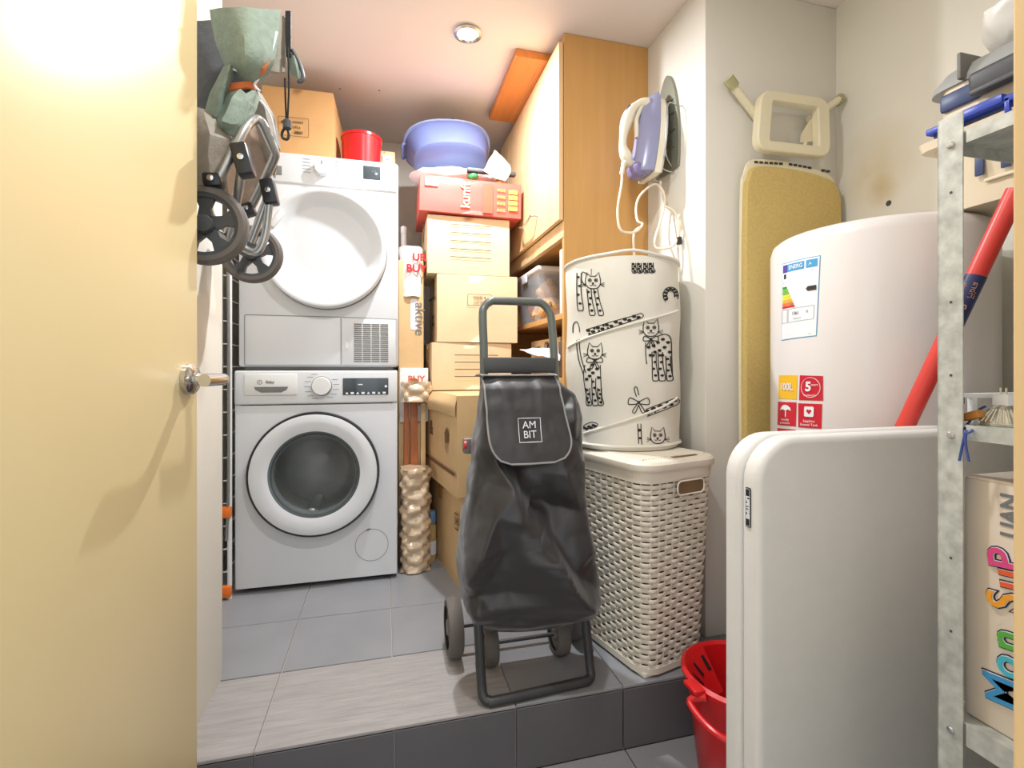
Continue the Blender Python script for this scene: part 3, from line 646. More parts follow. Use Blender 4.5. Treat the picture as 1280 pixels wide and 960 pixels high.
# clear storage box and things on the shelves
cb = thing('storage_box', 'clear plastic storage box with white lid full of toys, on the cabinet shelf', 'box', (.79, 2.24, 1.068))
def tub_shell(x0, x1, y0, y1, z0, z1, tap, th):
    bm = B()
    def ring(e, z): return [bm.verts.new((x, y, z)) for x, y in rrect(x1 - x0 - 2 * e, y1 - y0 - 2 * e, .025, 4, (x0 + x1) / 2, (y0 + y1) / 2)]
    rs = [ring(tap, z0), ring(0, z1), ring(th, z1), ring(tap + th, z0 + th)]; n = len(rs[0])
    for A_, B_ in zip(rs, rs[1:]):
        for k in range(n): bm.faces.new((A_[k], A_[(k + 1) % n], B_[(k + 1) % n], B_[k]))
    bm.faces.new(rs[0][::-1]); bm.faces.new(rs[-1]); bmesh.ops.recalc_face_normals(bm, faces=bm.faces[:]); return bm
part('box_body', tub_shell(.655, .93, 2.055, 2.42, 1.069, 1.292, .014, .003), 'clear', cb)
part('lid', box(B(), .648, .937, 2.048, 2.427, 1.288, 1.310, .008, 2), 'lid_w', cb)
part('clip', box(B(), .646, .654, 2.22, 2.30, 1.262, 1.302, .003), 'lid_w', cb)
ty = thing('toy_bear', 'tan fluffy soft toy slumped inside the clear storage box', 'soft toy', (.73, 2.12, 1.073))
b = B(); bmesh.ops.create_uvsphere(b, u_segments=18, v_segments=12, radius=.040, matrix=Matrix.Translation((.725, 2.115, 1.115))); bmesh.ops.create_uvsphere(b, u_segments=16, v_segments=10, radius=.032, matrix=Matrix.Translation((.72, 2.125, 1.175)))
for s in (-1, 1): bmesh.ops.create_uvsphere(b, u_segments=10, v_segments=8, radius=.012, matrix=Matrix.Translation((.72, 2.125 + s * .024, 1.203)))
bmesh.ops.create_uvsphere(b, u_segments=10, v_segments=8, radius=.014, matrix=Matrix.Translation((.692, 2.122, 1.17)))
GB = V((.715, 2.112, 1.073)); grow = lambda q: (q.transform(Matrix.Translation(GB) @ Matrix.Scale(1.35, 4) @ Matrix.Translation(-GB)), q)[1]
part('toy_body', grow(b), 'teddy', ty)
for s in (-1, 1):
    b = B(); tube(b, catmull([(.71, 2.115 + s * .035, 1.13), (.69, 2.115 + s * .04, 1.105), (.685, 2.115 + s * .03, 1.088)], 4), .013, 8); part('toy_leg', grow(b), 'teddy', ty)
solo('toy_ball', lathe(B(), [(.0, -.024)] + [(.024 * math.sin(a * PI / 10), -.024 * math.cos(a * PI / 10)) for a in range(1, 10)] + [(0, .024)], (.815, 2.105, 1.098), n=20, capped=False), 'tblue', 'small blue ball inside the clear storage box beside the tan toy', 'ball', (.815, 2.105, 1.074))
for k, (x, y, z, a, mm, lb) in enumerate(((.745, 2.24, 1.073, .055, 'paper', 'crumpled white cloth toy inside the clear box, behind the tan toy'), (.745, 2.33, 1.073, .055, 'orange', 'orange soft toy at the back of the clear box'))):
    solo('soft_toy', bagshape((x, y, z, a, a * .8, .15), 20 + k, .012, 18, 8), mm, lb, 'soft toy', (x, y, z))
fr = thing('picture_frame', 'small framed card standing on the shelf beside the clear storage box', 'frame', (.70, 1.755, 1.30))
pz = 1.068
part('frame_body', box(B(), .66, .80, 1.762, 1.772, pz, pz + .24, .002), 'plate_g', fr); part('card', box(B(), .668, .792, 1.7605, 1.763, pz + .012, pz + .228), 'paper', fr)
part('frame_edge', box(B(), .654, .662, 1.755, 1.785, pz, pz + .245, .002), 'lab_w', fr)
bx = thing('flat_box', 'brown printed flat box under the cabinet shelf behind the trolley handle', 'box', (.80, 2.02, .822))
part('box_body', box(B(), .68, .95, 1.85, 2.25, .823, .985, .003), 'card', bx)
b = B(); f = plane((.6795, 1.99, .955), (0, -1, 0), (0, 0, 1)); txt(b, 'OMO', .045, f, .002); txt(b, 'box no 2', .014, lambda x, y, z: f(x - .14, y - .0, z)); part('lettering', b, 'print', bx)
dk2 = solo('dark_case', box(B(), .665, .95, 1.74, 1.835, .823, .965, .006), 'dkbox', 'dark brown case on the low shelf next to the printed flat box', 'case', (.80, 1.78, .823))
b = B(); cloth(b, [[V((.60, 2.16, .945)), V((.64, 2.0, .912)), V((.66, 1.80, .89))], [V((.665, 2.18, .952)), V((.672, 2.0, .945)), V((.675, 1.82, .935))]], .003, 6, .006, 2)
solo('leaflet', b, 'paper', 'crumpled white leaflet poking out from the low cabinet shelf', 'paper', (.66, 2.0, .95))

# ================================================================== iron on its wall rest
rp = thing('iron_rest', 'grey wall-mounted iron holder plate with wire bars, on the white pier', 'iron holder', (XA, 1.568, 1.56))
sole = [(-.072, 0), (-.055, -.012), (0, -.016), (.055, -.012), (.072, 0), (.074, .12), (.060, .22), (.034, .30), (0, .335), (-.034, .30), (-.060, .22), (-.074, .12)]
sole = [(p_.x, p_.y) for p_ in catmull([V((a, b_, 0)) for a, b_ in sole], 4, True)]
fP = lambda a, b_, h_: V((XA - h_, 1.568 + a, 1.572 + b_))
part('backplate', prism(B(), sole, .001, .010, fP), 'plate_g', rp)
for z in (.06, .12, .18, .23):
    b = B(); wv = .06 if z < .2 else .045; tube(b, [fP(-wv, z, .013), fP(wv, z, .013)], .002, 6); part('wire_bar', b, 'alu', rp)
for s in (-1, 1): part('support_arm', tube(B(), catmull([fP(s * .05, -.03, .01), fP(s * .05, -.02, .055), fP(s * .05, .03, .062), fP(s * .05, .03, .07)], 4), .0022, 6), 'alu', rp)
part('wire_bar', tube(B(), catmull([fP(-.06, .20, .01), fP(-.075, .19, .05), fP(-.078, .10, .06), fP(-.07, .02, .055), fP(-.05, -.01, .02)], 4), .0022, 6), 'alu', rp)
ir = thing('iron', 'lilac and cream steam iron hung nose-up on the grey wall rest', 'iron', (XA - .05, 1.565, 1.55))
fI = lambda a, b_, h_: fP(a, b_, h_ - .004 + (.30 - b_) * .15)
def slab(prof_s, h0, h1, s0=1, s1=1, dz=0):
    bm = B(); lo = [bm.verts.new(fI(a * s0, .02 + (b_ - .02) * .93, h0)) for a, b_ in prof_s]; hi = [bm.verts.new(fI(a * s1, .02 + dz + (b_ - .02) * .93 * (1 - dz), h1)) for a, b_ in prof_s]
    n = len(lo); bm.faces.new(lo[::-1]); bm.faces.new(hi)
    for i in range(n): bm.faces.new((lo[i], lo[(i + 1) % n], hi[(i + 1) % n], hi[i]))
    bmesh.ops.recalc_face_normals(bm, faces=bm.faces[:]); return bm
isole = [(a * .82, -.01 + b_ * .90) for a, b_ in sole]
def lift(bm, dz):
    bm.transform(Matrix.Translation((0, 0, dz))); return bm
part('soleplate', lift(slab(isole, .018, .024), -.02), 'alu', ir)
part('skirt', lift(slab(isole, .024, .046, 1.0, .97), -.02), 'iron_w', ir)
def body_loft():
    bm = B(); rings = []
    for h_, s, k in ((.045, .96, .97), (.062, .92, .94), (.082, .74, .87), (.096, .50, .76), (.101, .22, .6)):
        rings.append([bm.verts.new(fI(a * s, .0 + (b_ - .0) * k - .01, h_)) for a, b_ in isole])
    n = len(isole)
    for A_, B_ in zip(rings, rings[1:]):
        for i in range(n): bm.faces.new((A_[i], A_[(i + 1) % n], B_[(i + 1) % n], B_[i]))
    bm.faces.new(rings[0]); bm.faces.new(rings[-1]); bmesh.ops.recalc_face_normals(bm, faces=bm.faces[:]); return bm
part('water_tank', body_loft(), 'iron_l', ir, angle=60)
b = B(); obox(b, fI(0, -.012, .075), (0, 1, 0), (1, 0, .35), (-.35, 0, 1), .075, .07, .05, .018, 4); part('heel', b, 'iron_v', ir)
hp = [fI(0, .225, .080), fI(0, .222, .108), fI(0, .19, .138), fI(0, .13, .152), fI(0, .065, .150), fI(0, .03, .132), fI(0, .008, .112), fI(0, .0, .08)]
hd = part('handle', tube(B(), catmull(hp, 5), [(.017 + .004 * math.cos(k * .5)) for k in range(36)], 12), 'iron_w', ir)
b = B(); obox(b, fI(0, .195, .152), (0, 1, 0), (.6, 0, 1), (-1, 0, .6), .02, .032, .008, .003); part('steam_button', b, 'navy', hd)
b = B(); tube(b, catmull([fI(0, .215, .098), fI(0, .17, .112), fI(0, .14, .108), fI(0, .10, .100)], 4), .009, 10); part('tank_cover', b, 'iron_w', ir)
b = B(); tube(b, catmull([fI(0, .02, .130), fI(0, -.005, .137), fI(0, -.035, .139)], 4), [.011] * 4 + [.008] * 5, 10); part('cord_guard', b, 'iron_w', ir)
cd = [fI(0, -.03, .139), oy(777, 230, 1.55), oy(772, 262, 1.54), oy(775, 286, 1.53), oy(786, 291, 1.53), oy(797, 288, 1.55), oy(803, 280, 1.56), oy(797, 276, 1.57), oy(795, 262, 1.6), oy(798, 248, 1.6), oy(808, 236, 1.58), oy(820, 230, 1.56), oy(829, 240, 1.55), oy(831, 256, 1.55), oy(826, 275, 1.54), oy(818, 307, 1.53), oy(836, 310, 1.50), oy(847, 300, 1.49), oy(849, 282, 1.48), oy(843, 265, 1.5), oy(832, 258, 1.52)]
part('cord', tube(B(), catmull(cd, 6), .0042, 8), 'cord', ir)
part('cord', tube(B(), catmull([oy(800, 284, 1.55), oy(793, 290, 1.56), oy(792, 305, 1.56), oy(793, 320, 1.57)], 5), .004, 8), 'cord', ir)
b = B(); q = oy(849, 301, 1.485); obox(b, q, (1, 0, 0), (0, 1, 0), (0, 0, 1), .012, .014, .026, .002); part('cord_clip', b, 'black', ir)

# ================================================================== wicker hamper and cat basket
HR = math.radians(14); HX, HY = .675, 1.185
hm = thing('laundry_hamper', 'cream woven plastic laundry hamper with lid, standing at the step edge', 'hamper', (HX, HY, 0), HR)
TW, TD, BW, BD, HH = .282, .40, .236, .335, .575
def hring(t, off, n, close=True):
    w = BW + (TW - BW) * t; d = BD + (TD - BD) * t; cx = TW / 2; cy = TD / 2
    pts = rrect(w + 2 * off, d + 2 * off, .048 + off, 8, cx + .004 * (1 - t), cy - .008 * (1 - t))
    L_ = [0]
    for i in range(len(pts)): a, b_ = pts[i], pts[(i + 1) % len(pts)]; L_.append(L_[-1] + math.hypot(a[0] - b_[0], a[1] - b_[1]))
    out = []; j = 0
    for k in range(n):
        s = L_[-1] * k / n
        while L_[j + 1] < s: j += 1
        q = (s - L_[j]) / (L_[j + 1] - L_[j] or 1); a, b_ = pts[j], pts[(j + 1) % len(pts)]
        out.append((a[0] + (b_[0] - a[0]) * q, a[1] + (b_[1] - a[1]) * q))
    return out
NS = 46; SUB = 4; NN = NS * SUB; ROWS = 36
b = B()
for r_ in range(ROWS):
    z = .022 + r_ * (.522 / ROWS) + .0045; t = z / HH
    lo, hi = hring(t, -.0026, NN), hring(t, .0026, NN); rings = []
    for k in range(NN):
        a = .5 + .5 * math.sin(PI * (k / SUB + r_))
        q = V((lo[k][0] + (hi[k][0] - lo[k][0]) * a, lo[k][1] + (hi[k][1] - lo[k][1]) * a, z))
        nrm = V((hi[k][0] - lo[k][0], hi[k][1] - lo[k][1], 0)).normalized()
        rings.append([b.verts.new(q + nrm * dx + V((0, 0, dz))) for dx, dz in ((.0, -.0062), (.0022, -.0042), (.0022, .0042), (.0, .0062), (-.002, 0))])
    for k in range(NN):
        A_, B_ = rings[k], rings[(k + 1) % NN]
        for i in range(5): b.faces.new((A_[i], A_[(i + 1) % 5], B_[(i + 1) % 5], B_[i]))
bmesh.ops.recalc_face_normals(b, faces=b.faces[:]); part('weave', b, 'wicker', hm, local=True, kind='stuff', angle=60)
b = B(); l0, l1 = hring(.03, -.001, NS), hring(.96, -.001, NS)
for k in range(NS): tube(b, [(l0[k][0], l0[k][1], .02), (l1[k][0], l1[k][1], .555)], .0030, 5)
part('stakes', b, 'wicker', hm, local=True, kind='stuff')
def band(z0, z1, o0, o1):
    bm = B(); A0 = hring(z0 / HH, o0, 60); A1 = hring(z1 / HH, o0, 60); B0 = hring(z0 / HH, o1, 60); B1 = hring(z1 / HH, o1, 60)
    rs = [[bm.verts.new((x, y, z)) for x, y in R_] for R_, z in ((A0, z0), (B0, z0), (B1, z1), (A1, z1))]
    for q in range(4):
        A_, B_ = rs[q], rs[(q + 1) % 4]
        for k in range(60): bm.faces.new((A_[k], A_[(k + 1) % 60], B_[(k + 1) % 60], B_[k]))
    bmesh.ops.recalc_face_normals(bm, faces=bm.faces[:]); return bm
part('base_band', band(.008, .026, -.006, .005), 'wicker', hm, local=True)
part('top_band', band(.545, .580, -.006, .006), 'wicker', hm, local=True)
b = band(.02, .55, -.016, -.013); part('inner_shade', b, 'wicker_shade', hm, local=True)  # added dark shell: painted shade seen through the weave gaps
b = B(); prism(b, hring(.02, -.01, 40), .012, .018, lambda a, c, h_: V((a, c, h_))); part('bottom', b, 'wicker', hm, local=True)
for cx_, cy_ in ((.05, .05), (TW - .05, .05), (.05, TD - .07), (TW - .05, TD - .07)): part('foot', box(B(), cx_ - .02, cx_ + .02, cy_ - .02, cy_ + .02, 0, .014, .004), 'wicker', hm, local=True)
# hand hole on the front (short) side
b = B(); f = lambda x, y, h_: V((TW / 2 + .02 + x, -.0115 - h_, .527 + y))
prism(b, rrect(.102, .036, .012), 0, .0025, f); prt = part('handle_hole', b, 'wicker_shade', hm, local=True)
b = B(); tube(b, [f(x, y, .003) for x, y in rrect(.104, .038, .013)], .0022, 8, True); part('handle_rim', b, 'wicker', hm, local=True)
b = B()
for (o, z) in ((.012, .578), (.016, .583), (.016, .596), (.008, .603), (-.02, .606)): pass
rs = [[b.verts.new((x, y, z)) for x, y in hring(1, o, 64)] for o, z in ((.004, .578), (.013, .578), (.016, .584), (.015, .597), (.008, .604), (-.02, .607))]
for A_, B_ in zip(rs, rs[1:]):
    for k in range(64): b.faces.new((A_[k], A_[(k + 1) % 64], B_[(k + 1) % 64], B_[k]))
b.faces.new(rs[0]); b.faces.new(rs[-1]); bmesh.ops.recalc_face_normals(b, faces=b.faces[:]); lidp = part('lid', b, 'wicker', hm, local=True)
b = B()
for k in range(26):
    x = .02 + k * (TW - .04) / 25; tube(b, [(x, .025, .6075), (x, TD - .025, .6075)], .003, 5)
part('lid_weave', b, 'wicker', lidp, local=True, kind='stuff')
b = B(); prism(b, rrect(.10, .012, .005, 4, TW / 2 + .03, .018), .6068, .6082, lambda a, c, h_: V((a, c, h_))); part('lid_slot', b, 'wicker_shade', lidp, local=True)

CX, CY, CR, CZ0, CZ1 = .770, 1.500, .183, .612, 1.205
cbk = thing('pop_up_laundry_basket', 'white fabric pop-up basket printed with doodle cats, on the hamper lid', 'laundry basket', (CX, CY, CZ0))
def wob(a, z):
    t = (z - CZ0) / (CZ1 - CZ0)
    r = CR * (1 + .018 * math.cos(2 * a + 1)) - .006 * math.sin(PI * ((a + PI) / (2 * PI) * 1 + t * 2.2)) ** 2
    r += .0035 * noise.noise(V((math.cos(a) * 3, math.sin(a) * 3, z * 9)))
    return r
def onb(a, z, h_=0):
    r = wob(a, z) + h_; return V((CX + r * math.cos(a), CY + r * math.sin(a), z))
b = B(); grid(b, lambda s, t: onb(2 * PI * s, CZ0 + .012 + (CZ1 - CZ0 - .02) * t), 84, 44, wrap=True)
part('fabric_wall', b, 'cloth_w', cbk, angle=70)
part('base_disc', lathe(B(), [(0, CZ0), (CR - .006, CZ0), (CR - .002, CZ0 + .012), (0, CZ0 + .013)], (CX, CY, 0), n=60, capped=False), 'cloth_w', cbk)
for z in (CZ0 + .012, CZ1 - .006):
    b = B(); tube(b, [onb(2 * PI * k / 72, z + ((.004 * math.sin(k * .17) + .010 * math.exp(-((k / 72 * 2 * PI - 4.42) / .35) ** 2)) if z > 1 else 0), .002) for k in range(72)], .005, 8, True); part('hoop', b, 'cloth_w', cbk)
def pb(u, v):
    a, z = ocyl(u, v, CX, CY, CR); return a, z
def helix(uv0, uv1):
    (a0, z0), (a1, z1) = pb(*uv0), pb(*uv1); return lambda t: onb(a0 + (a1 - a0) * t, z0 + (z1 - z0) * t, .002)
for q0, q1 in (((714, 432), (842, 390)), ((735, 540), (842, 500))):
    h_ = helix(q0, q1); b = B(); tube(b, [h_(-.06 + 1.12 * k / 40) for k in range(41)], .0036, 8); part('spiral_seam', b, 'cloth_w', cbk)
# doodle cats: drawn in pixels of the print, laid onto the cloth
def pr(x, y, h_=.0008):
    a, z = pb(x, y); return onb(a, z, h_ + .0004)
ink = B(); LW = 1.2
def il(pts, w=LW, closed=False, sm=True):
    if sm and len(pts) > 2: pts = [(p_.x, p_.y) for p_ in catmull([V((x, y, 0)) for x, y in pts], 4, closed)]
    ribbon(ink, pts, w, pr, closed=closed)
def spot(x, y, r=1.9, e=1.35): patch(ink, [(x + r * e * math.cos(k * PI / 4), y + r * math.sin(k * PI / 4)) for k in range(8)], pr, .0012)
def face(x, y, s):
    il([(x - s, y - .5 * s), (x - 1.0 * s, y + .3 * s), (x - .5 * s, y + .9 * s), (x + .5 * s, y + .9 * s), (x + s, y + .3 * s), (x + s, y - .5 * s)])
    il([(x - s, y - .4 * s), (x - .85 * s, y - 1.3 * s), (x - .35 * s, y - .75 * s), (x + .35 * s, y - .75 * s), (x + .8 * s, y - 1.3 * s), (x + s, y - .4 * s)], sm=False)
    for q in (-1, 1):
        il([(x + q * .42 * s + .22 * s * math.cos(k * PI / 4), y - .2 * s + .2 * s * math.sin(k * PI / 4)) for k in range(8)], .8, True); spot(x + q * .42 * s, y - .2 * s, .13 * s, 1)
        for dy in (.1, .35, .6): il([(x + q * .9 * s, y + .4 * s), (x + q * 1.6 * s, y + dy * s * 1.2)], .7)
        il([(x, y + .3 * s), (x + q * .2 * s, y + .55 * s), (x + q * .45 * s, y + .45 * s)], .8)
    spot(x, y + .22 * s, .13 * s)
def leg(x, y0, y1, w=5, bend=0):
    il([(x - w / 2, y0), (x - w / 2 + bend * .5, (y0 + y1) / 2), (x - w / 2 + bend, y1 - 2), (x + bend, y1), (x + w / 2 + 2 + bend, y1 - 2), (x + w / 2 + bend * .5, (y0 + y1) / 2), (x + w / 2, y0)])
    for k in range(4): spot(x + bend * k / 4 + (1 if k % 2 else -1), y0 + (y1 - y0) * (k + .5) / 4.3, 1.6)
def bow(x, y, s):
    for q in (-1, 1):
        il([(x, y), (x + q * s, y - .5 * s), (x + q * 1.2 * s, y + .2 * s), (x + q * .3 * s, y + .2 * s)], LW, True); il([(x, y), (x + q * .7 * s, y + 1.0 * s), (x + q * .4 * s, y + 1.2 * s), (x, y + .3 * s)])
    il([(x + 1.5 * math.cos(k * PI / 3), y + 1.5 * math.sin(k * PI / 3)) for k in range(6)], .9, True)
# cat 1, upper left
face(741, 352, 9); leg(736, 361, 394, 5, 2); leg(744, 361, 394, 5, 5); il([(732, 358), (727, 350), (728, 340), (735, 344)]); leg(724, 341, 388, 5, 0); il([(739, 344), (739, 336)], .8)
# cat 2, left middle
face(743, 440, 9); bow(743, 451, 8); il([(731, 456), (729, 470), (731, 490), (734, 506)]); il([(750, 456), (751, 480), (751, 505)]); leg(734, 485, 507, 5); leg(742, 473, 507, 5); leg(749, 485, 507, 5)
for q in ((736, 462), (741, 466), (746, 461), (733, 474), (740, 456), (748, 472), (737, 470)): spot(*q)
il([(729, 468), (724, 452), (721, 436), (720, 425)]); il([(732, 466), (727, 450), (724, 436), (723, 424)])
# cat 3, right middle
face(815, 411, 9.5); bow(815, 424, 8); il([(808, 428), (808, 445), (809, 455)]); il([(824, 420), (834, 418), (840, 428), (840, 470)]); leg(819, 440, 476, 5.5); leg(827, 440, 476, 5.5); leg(836, 445, 476, 5.5)
for q in ((812, 434), (818, 432), (824, 428), (830, 424), (836, 428), (832, 434), (826, 438), (820, 440), (838, 440), (814, 444), (829, 444)): spot(*q, 1.9)
# tails, paws, bow and peeking face
il([(838 + 9 * math.cos(math.radians(a)), 369 + 10 * math.sin(math.radians(a))) for a in range(130, 391, 20)], 1.2); il([(838 + 4.5 * math.cos(math.radians(a)), 369 + 5.5 * math.sin(math.radians(a))) for a in range(130, 391, 20)], 1.2)
for a in range(140, 390, 32): spot(838 + 6.8 * math.cos(math.radians(a)), 369 + 7.8 * math.sin(math.radians(a)), 1.6)
for x in (793, 800, 808, 815): leg(x, 328, 341, 5)
il([(715, 416), (715, 406), (719, 402), (722, 408), (723, 415)])
bow(799, 503, 11); il([(796, 496), (793, 486), (796, 484), (799, 494)]); il([(798, 530), (799, 555)]); il([(802, 530), (803, 556)]); spot(800, 538, 2); spot(801, 548, 1.5)
face(824, 546, 9)
def band_(top, bot, n):
    il(top, 1); il(bot, 1); il([top[-1], ((top[-1][0] + bot[-1][0]) / 2 + 3, (top[-1][1] + bot[-1][1]) / 2), bot[-1]], 1)
    for k in range(n):
        t = (k + .5) / n; x = top[0][0] + (top[-1][0] - top[0][0]) * t; y = (top[0][1] + bot[0][1]) / 2 + ((top[-1][1] + bot[-1][1]) / 2 - (top[0][1] + bot[0][1]) / 2) * t
        spot(x, y + (1.6 if k % 2 else -1.6), 2.0, 1.5)
        if k < n * .4: spot(x + 1.5, y + (-2.5 if k % 2 else 2.5), 1.4, 1.2)
band_(((731, 412), (760, 403), (790, 395), (802, 391)), ((734, 419), (765, 409), (790, 401), (803, 397)), 12)
band_(((808, 512), (826, 505), (845, 497)), ((810, 521), (828, 514), (846, 506)), 9)
for k in range(6): spot(730 + k * 2.6, 535 - k * .8 + (k % 2) * 2, 1.7)
il([(728, 533), (738, 528), (746, 531), (738, 536)], 1, True)
part('cat_print', ink, 'ink', cbk, kind='stuff')

# ================================================================== shopping trolley
tr = thing('shopping_trolley', 'black fabric wheeled shopping trolley with grey handle, in front of the cartons', 'shopping trolley', (.38, 1.33, 0))
# rear frame with handle
b = B(); yb = 1.445
hl = oy(605, 470, yb); hr = oy(692, 470, yb); ht = oy(648, 377, yb + .03)
pts = [V((.27, 1.43, .10)), V((hl.x - .005, 1.44, .50)), V((hl.x, yb, .86)), V((hl.x, yb + .02, ht.z - .055)), V((hl.x + .006, yb + .028, ht.z - .022)), V((hl.x + .025, yb + .03, ht.z - .003)), V((hl.x + .05, yb + .03, ht.z)), V((hr.x - .055, yb + .03, ht.z)), V((hr.x - .028, yb + .03, ht.z - .004)), V((hr.x - .008, yb + .028, ht.z - .024)), V((hr.x, yb + .02, ht.z - .06)), V((hr.x + .003, yb, .86)), V((hr.x + .01, 1.44, .5)), V((.50, 1.43, .10))]
part('handle_frame', tube(b, catmull(pts, 4), .0125, 12), 'frame_g', tr)
part('cross_plate', box(B(), hl.x - .004, hr.x + .004, yb - .016, yb + .01, .845, .892, .006, 2), 'dgrey', tr)
# foot loop
fl_, fr_ = oz(606, 876, .013), oz(737, 846, .013)
fpts = [V((.235, 1.275, .24)), V((.238, 1.262, .19)), V((.243, 1.245, .05)), V((.247, 1.232, .02)), V((.262, 1.224, .013)), V((.285, 1.222, .013)), V((.50, 1.236, .013)), V((.53, 1.238, .013)), V((.547, 1.246, .02)), V((.548, 1.256, .05)), V((.540, 1.275, .19)), V((.535, 1.285, .24))]
part('foot_loop', tube(B(), catmull(fpts, 4), .0125, 12), 'frame_d', tr)
b = B()
for x in (.25, .53): tube(b, [(x, 1.27, .205), (x + (.02 if x < .4 else -.03), 1.44, .20)], .010, 8)
tube(b, [(.24, 1.275, .21), (.54, 1.285, .21)], .010, 8); part('bag_support', b, 'frame_d', tr)
b = B(); tube(b, [(.20, 1.475, .082), (.585, 1.475, .082)], .007, 8); tube(b, [(.28, 1.40, .06), (.53, 1.40, .06)], .006, 8); tube(b, [(.28, 1.43, .12), (.28, 1.40, .06)], .008, 8); tube(b, [(.52, 1.43, .12), (.52, 1.40, .06)], .008, 8); tube(b, [(.28, 1.43, .12), (.28, 1.475, .082)], .008, 8); tube(b, [(.52, 1.43, .12), (.52, 1.475, .082)], .008, 8); part('axle', b, 'frame_d', tr)
def wheel_x(c, R, w, m='rubber'):
    o = part('wheel', lathe(B(), [(R * .72, -w / 2), (R * .93, -w / 2), (R, -w / 4), (R, w / 4), (R * .93, w / 2), (R * .72, w / 2)], c, axis='X', n=36, capped=False), m, tr)
    part('hub', lathe(B(), [(0, -w * .45), (R * .25, -w * .5), (R * .3, -w * .3), (R * .73, -w * .28), (R * .73, w * .28), (R * .3, w * .3), (R * .25, w * .5), (0, w * .45)], c, axis='X', n=28, capped=False), 'mgrey', o)
wheel_x((.203, 1.475, .083), .083, .042); wheel_x((.582, 1.475, .083), .083, .036)
wheel_x((.296, 1.40, .060), .060, .038); wheel_x((.510, 1.40, .060), .060, .038)
b = B(); obox(b, oy(585, 557, 1.44), (1, 0, 0), (0, 1, 0), (0, 0, 1), .03, .03, .045, .006); jn = part('side_hinge', b, 'mgrey', tr); part('hinge_cap', lathe(B(), [(0, -.004), (.011, -.003), (.012, .004)], oy(581, 556, 1.42), axis='X', n=14), 'red', jn)
# bag
Lp = [(.165, 602, 788), (.20, 582, 765), (.25, 576, 735), (.33, 573, 690), (.42, 577, 630), (.52, 584, 580), (.60, 590, 540), (.70, 597, 500), (.78, 601, 478), (.835, 604, 468)]
def interp(tab, x):
    if x <= tab[0][0]: return tab[0][1]
    for (a, p_), (b_, q) in zip(tab, tab[1:]):
        if x <= b_:
            t = (x - a) / (b_ - a); t = t * t * (3 - 2 * t); return p_ + (q - p_) * t
    return tab[-1][1]
Fy = [(.155, 1.30), (.20, 1.255), (.26, 1.23), (.35, 1.228), (.5, 1.25), (.62, 1.275), (.74, 1.30), (.80, 1.315), (.845, 1.36)]
XL = [(.155, .245), (.185, .228), (.24, .205), (.33, .195), (.42, .205), (.52, .225), (.62, .240), (.74, .258), (.80, .268), (.845, .290)]
XR = [(.155, .530), (.19, .575), (.24, .588), (.33, .574), (.42, .560), (.52, .552), (.62, .552), (.72, .552), (.78, .538), (.815, .505), (.845, .470)]
By = [(.155, 1.41), (.25, 1.43), (.84, 1.432)]
FOLD = [  # fold points on the front of the bag: where, and how far the cloth stands out there
 (596, 455, 0), (585, 540, 0), (574, 610, 0), (568, 690, 0), (572, 745, 0), (585, 785, 0), (605, 800, 0), (650, 806, 0), (695, 802, 0), (740, 782, 0), (758, 745, 0), (748, 690, 0), (742, 640, 0), (736, 580, 0), (734, 520, 0), (720, 480, 0), (700, 450, 0), (650, 445, 0),
 (617, 575, .010), (640, 610, .028), (660, 650, .040), (688, 692, .048), (708, 724, .052), (728, 748, .046),
 (650, 588, -.020), (668, 632, -.036), (690, 672, -.014), (718, 716, .006), (706, 592, .014), (724, 572, .010), (726, 640, -.002), (738, 690, .008),
 (616, 640, .028), (596, 692, .032), (580, 724, .024), (606, 600, -.010), (590, 650, -.004),
 (628, 688, .010), (640, 738, .006), (674, 734, .026), (588, 765, .030), (618, 768, .018), (651, 778, .026), (695, 774, .022), (735, 764, .026), (600, 744, .002),
 (640, 530, 0), (690, 530, .004), (606, 530, .006), (714, 524, .020), (720, 550, .0)]
FEDGE = [((617, 575), (640, 610), (660, 650), (688, 692), (708, 724), (728, 748)), ((650, 588), (668, 632), (690, 672), (718, 716)), ((668, 632), (706, 592), (724, 572)),
 ((640, 610), (616, 640), (596, 692), (580, 724)), ((606, 600), (590, 650)), ((588, 765), (618, 768), (651, 778), (695, 774), (735, 764)), ((660, 650), (628, 688), (596, 692)), ((728, 748), (674, 734), (640, 738))]
_ix = {(u, v): k for k, (u, v, d) in enumerate(FOLD)}
_fe = [(_ix[c[k]], _ix[c[k + 1]]) for c in FEDGE for k in range(len(c) - 1)]
from mathutils.geometry import delaunay_2d_cdt
_dv, _de, _df, _a, _b, _c = delaunay_2d_cdt([V((u, v)) for u, v, d in FOLD], _fe, [], 0, 1e-4)
_dd = [min(((abs(u - p_.x) + abs(v - p_.y)), d) for u, v, d in FOLD)[1] for p_ in _dv]
def fold1(u, v):
    for t in _df:
        (a, b_, c) = (_dv[t[0]], _dv[t[1]], _dv[t[2]])
        den = (b_.y - c.y) * (a.x - c.x) + (c.x - b_.x) * (a.y - c.y)
        l1_ = ((b_.y - c.y) * (u - c.x) + (c.x - b_.x) * (v - c.y)) / den; l2_ = ((c.y - a.y) * (u - c.x) + (a.x - c.x) * (v - c.y)) / den; l3_ = 1 - l1_ - l2_
        if l1_ >= -1e-6 and l2_ >= -1e-6 and l3_ >= -1e-6: return l1_ * _dd[t[0]] + l2_ * _dd[t[1]] + l3_ * _dd[t[2]]
    return 0
def fold(u, v): return (fold1(u, v) * 2 + fold1(u + 2.6, v) + fold1(u - 2.6, v) + fold1(u, v + 2.6) + fold1(u, v - 2.6)) / 6
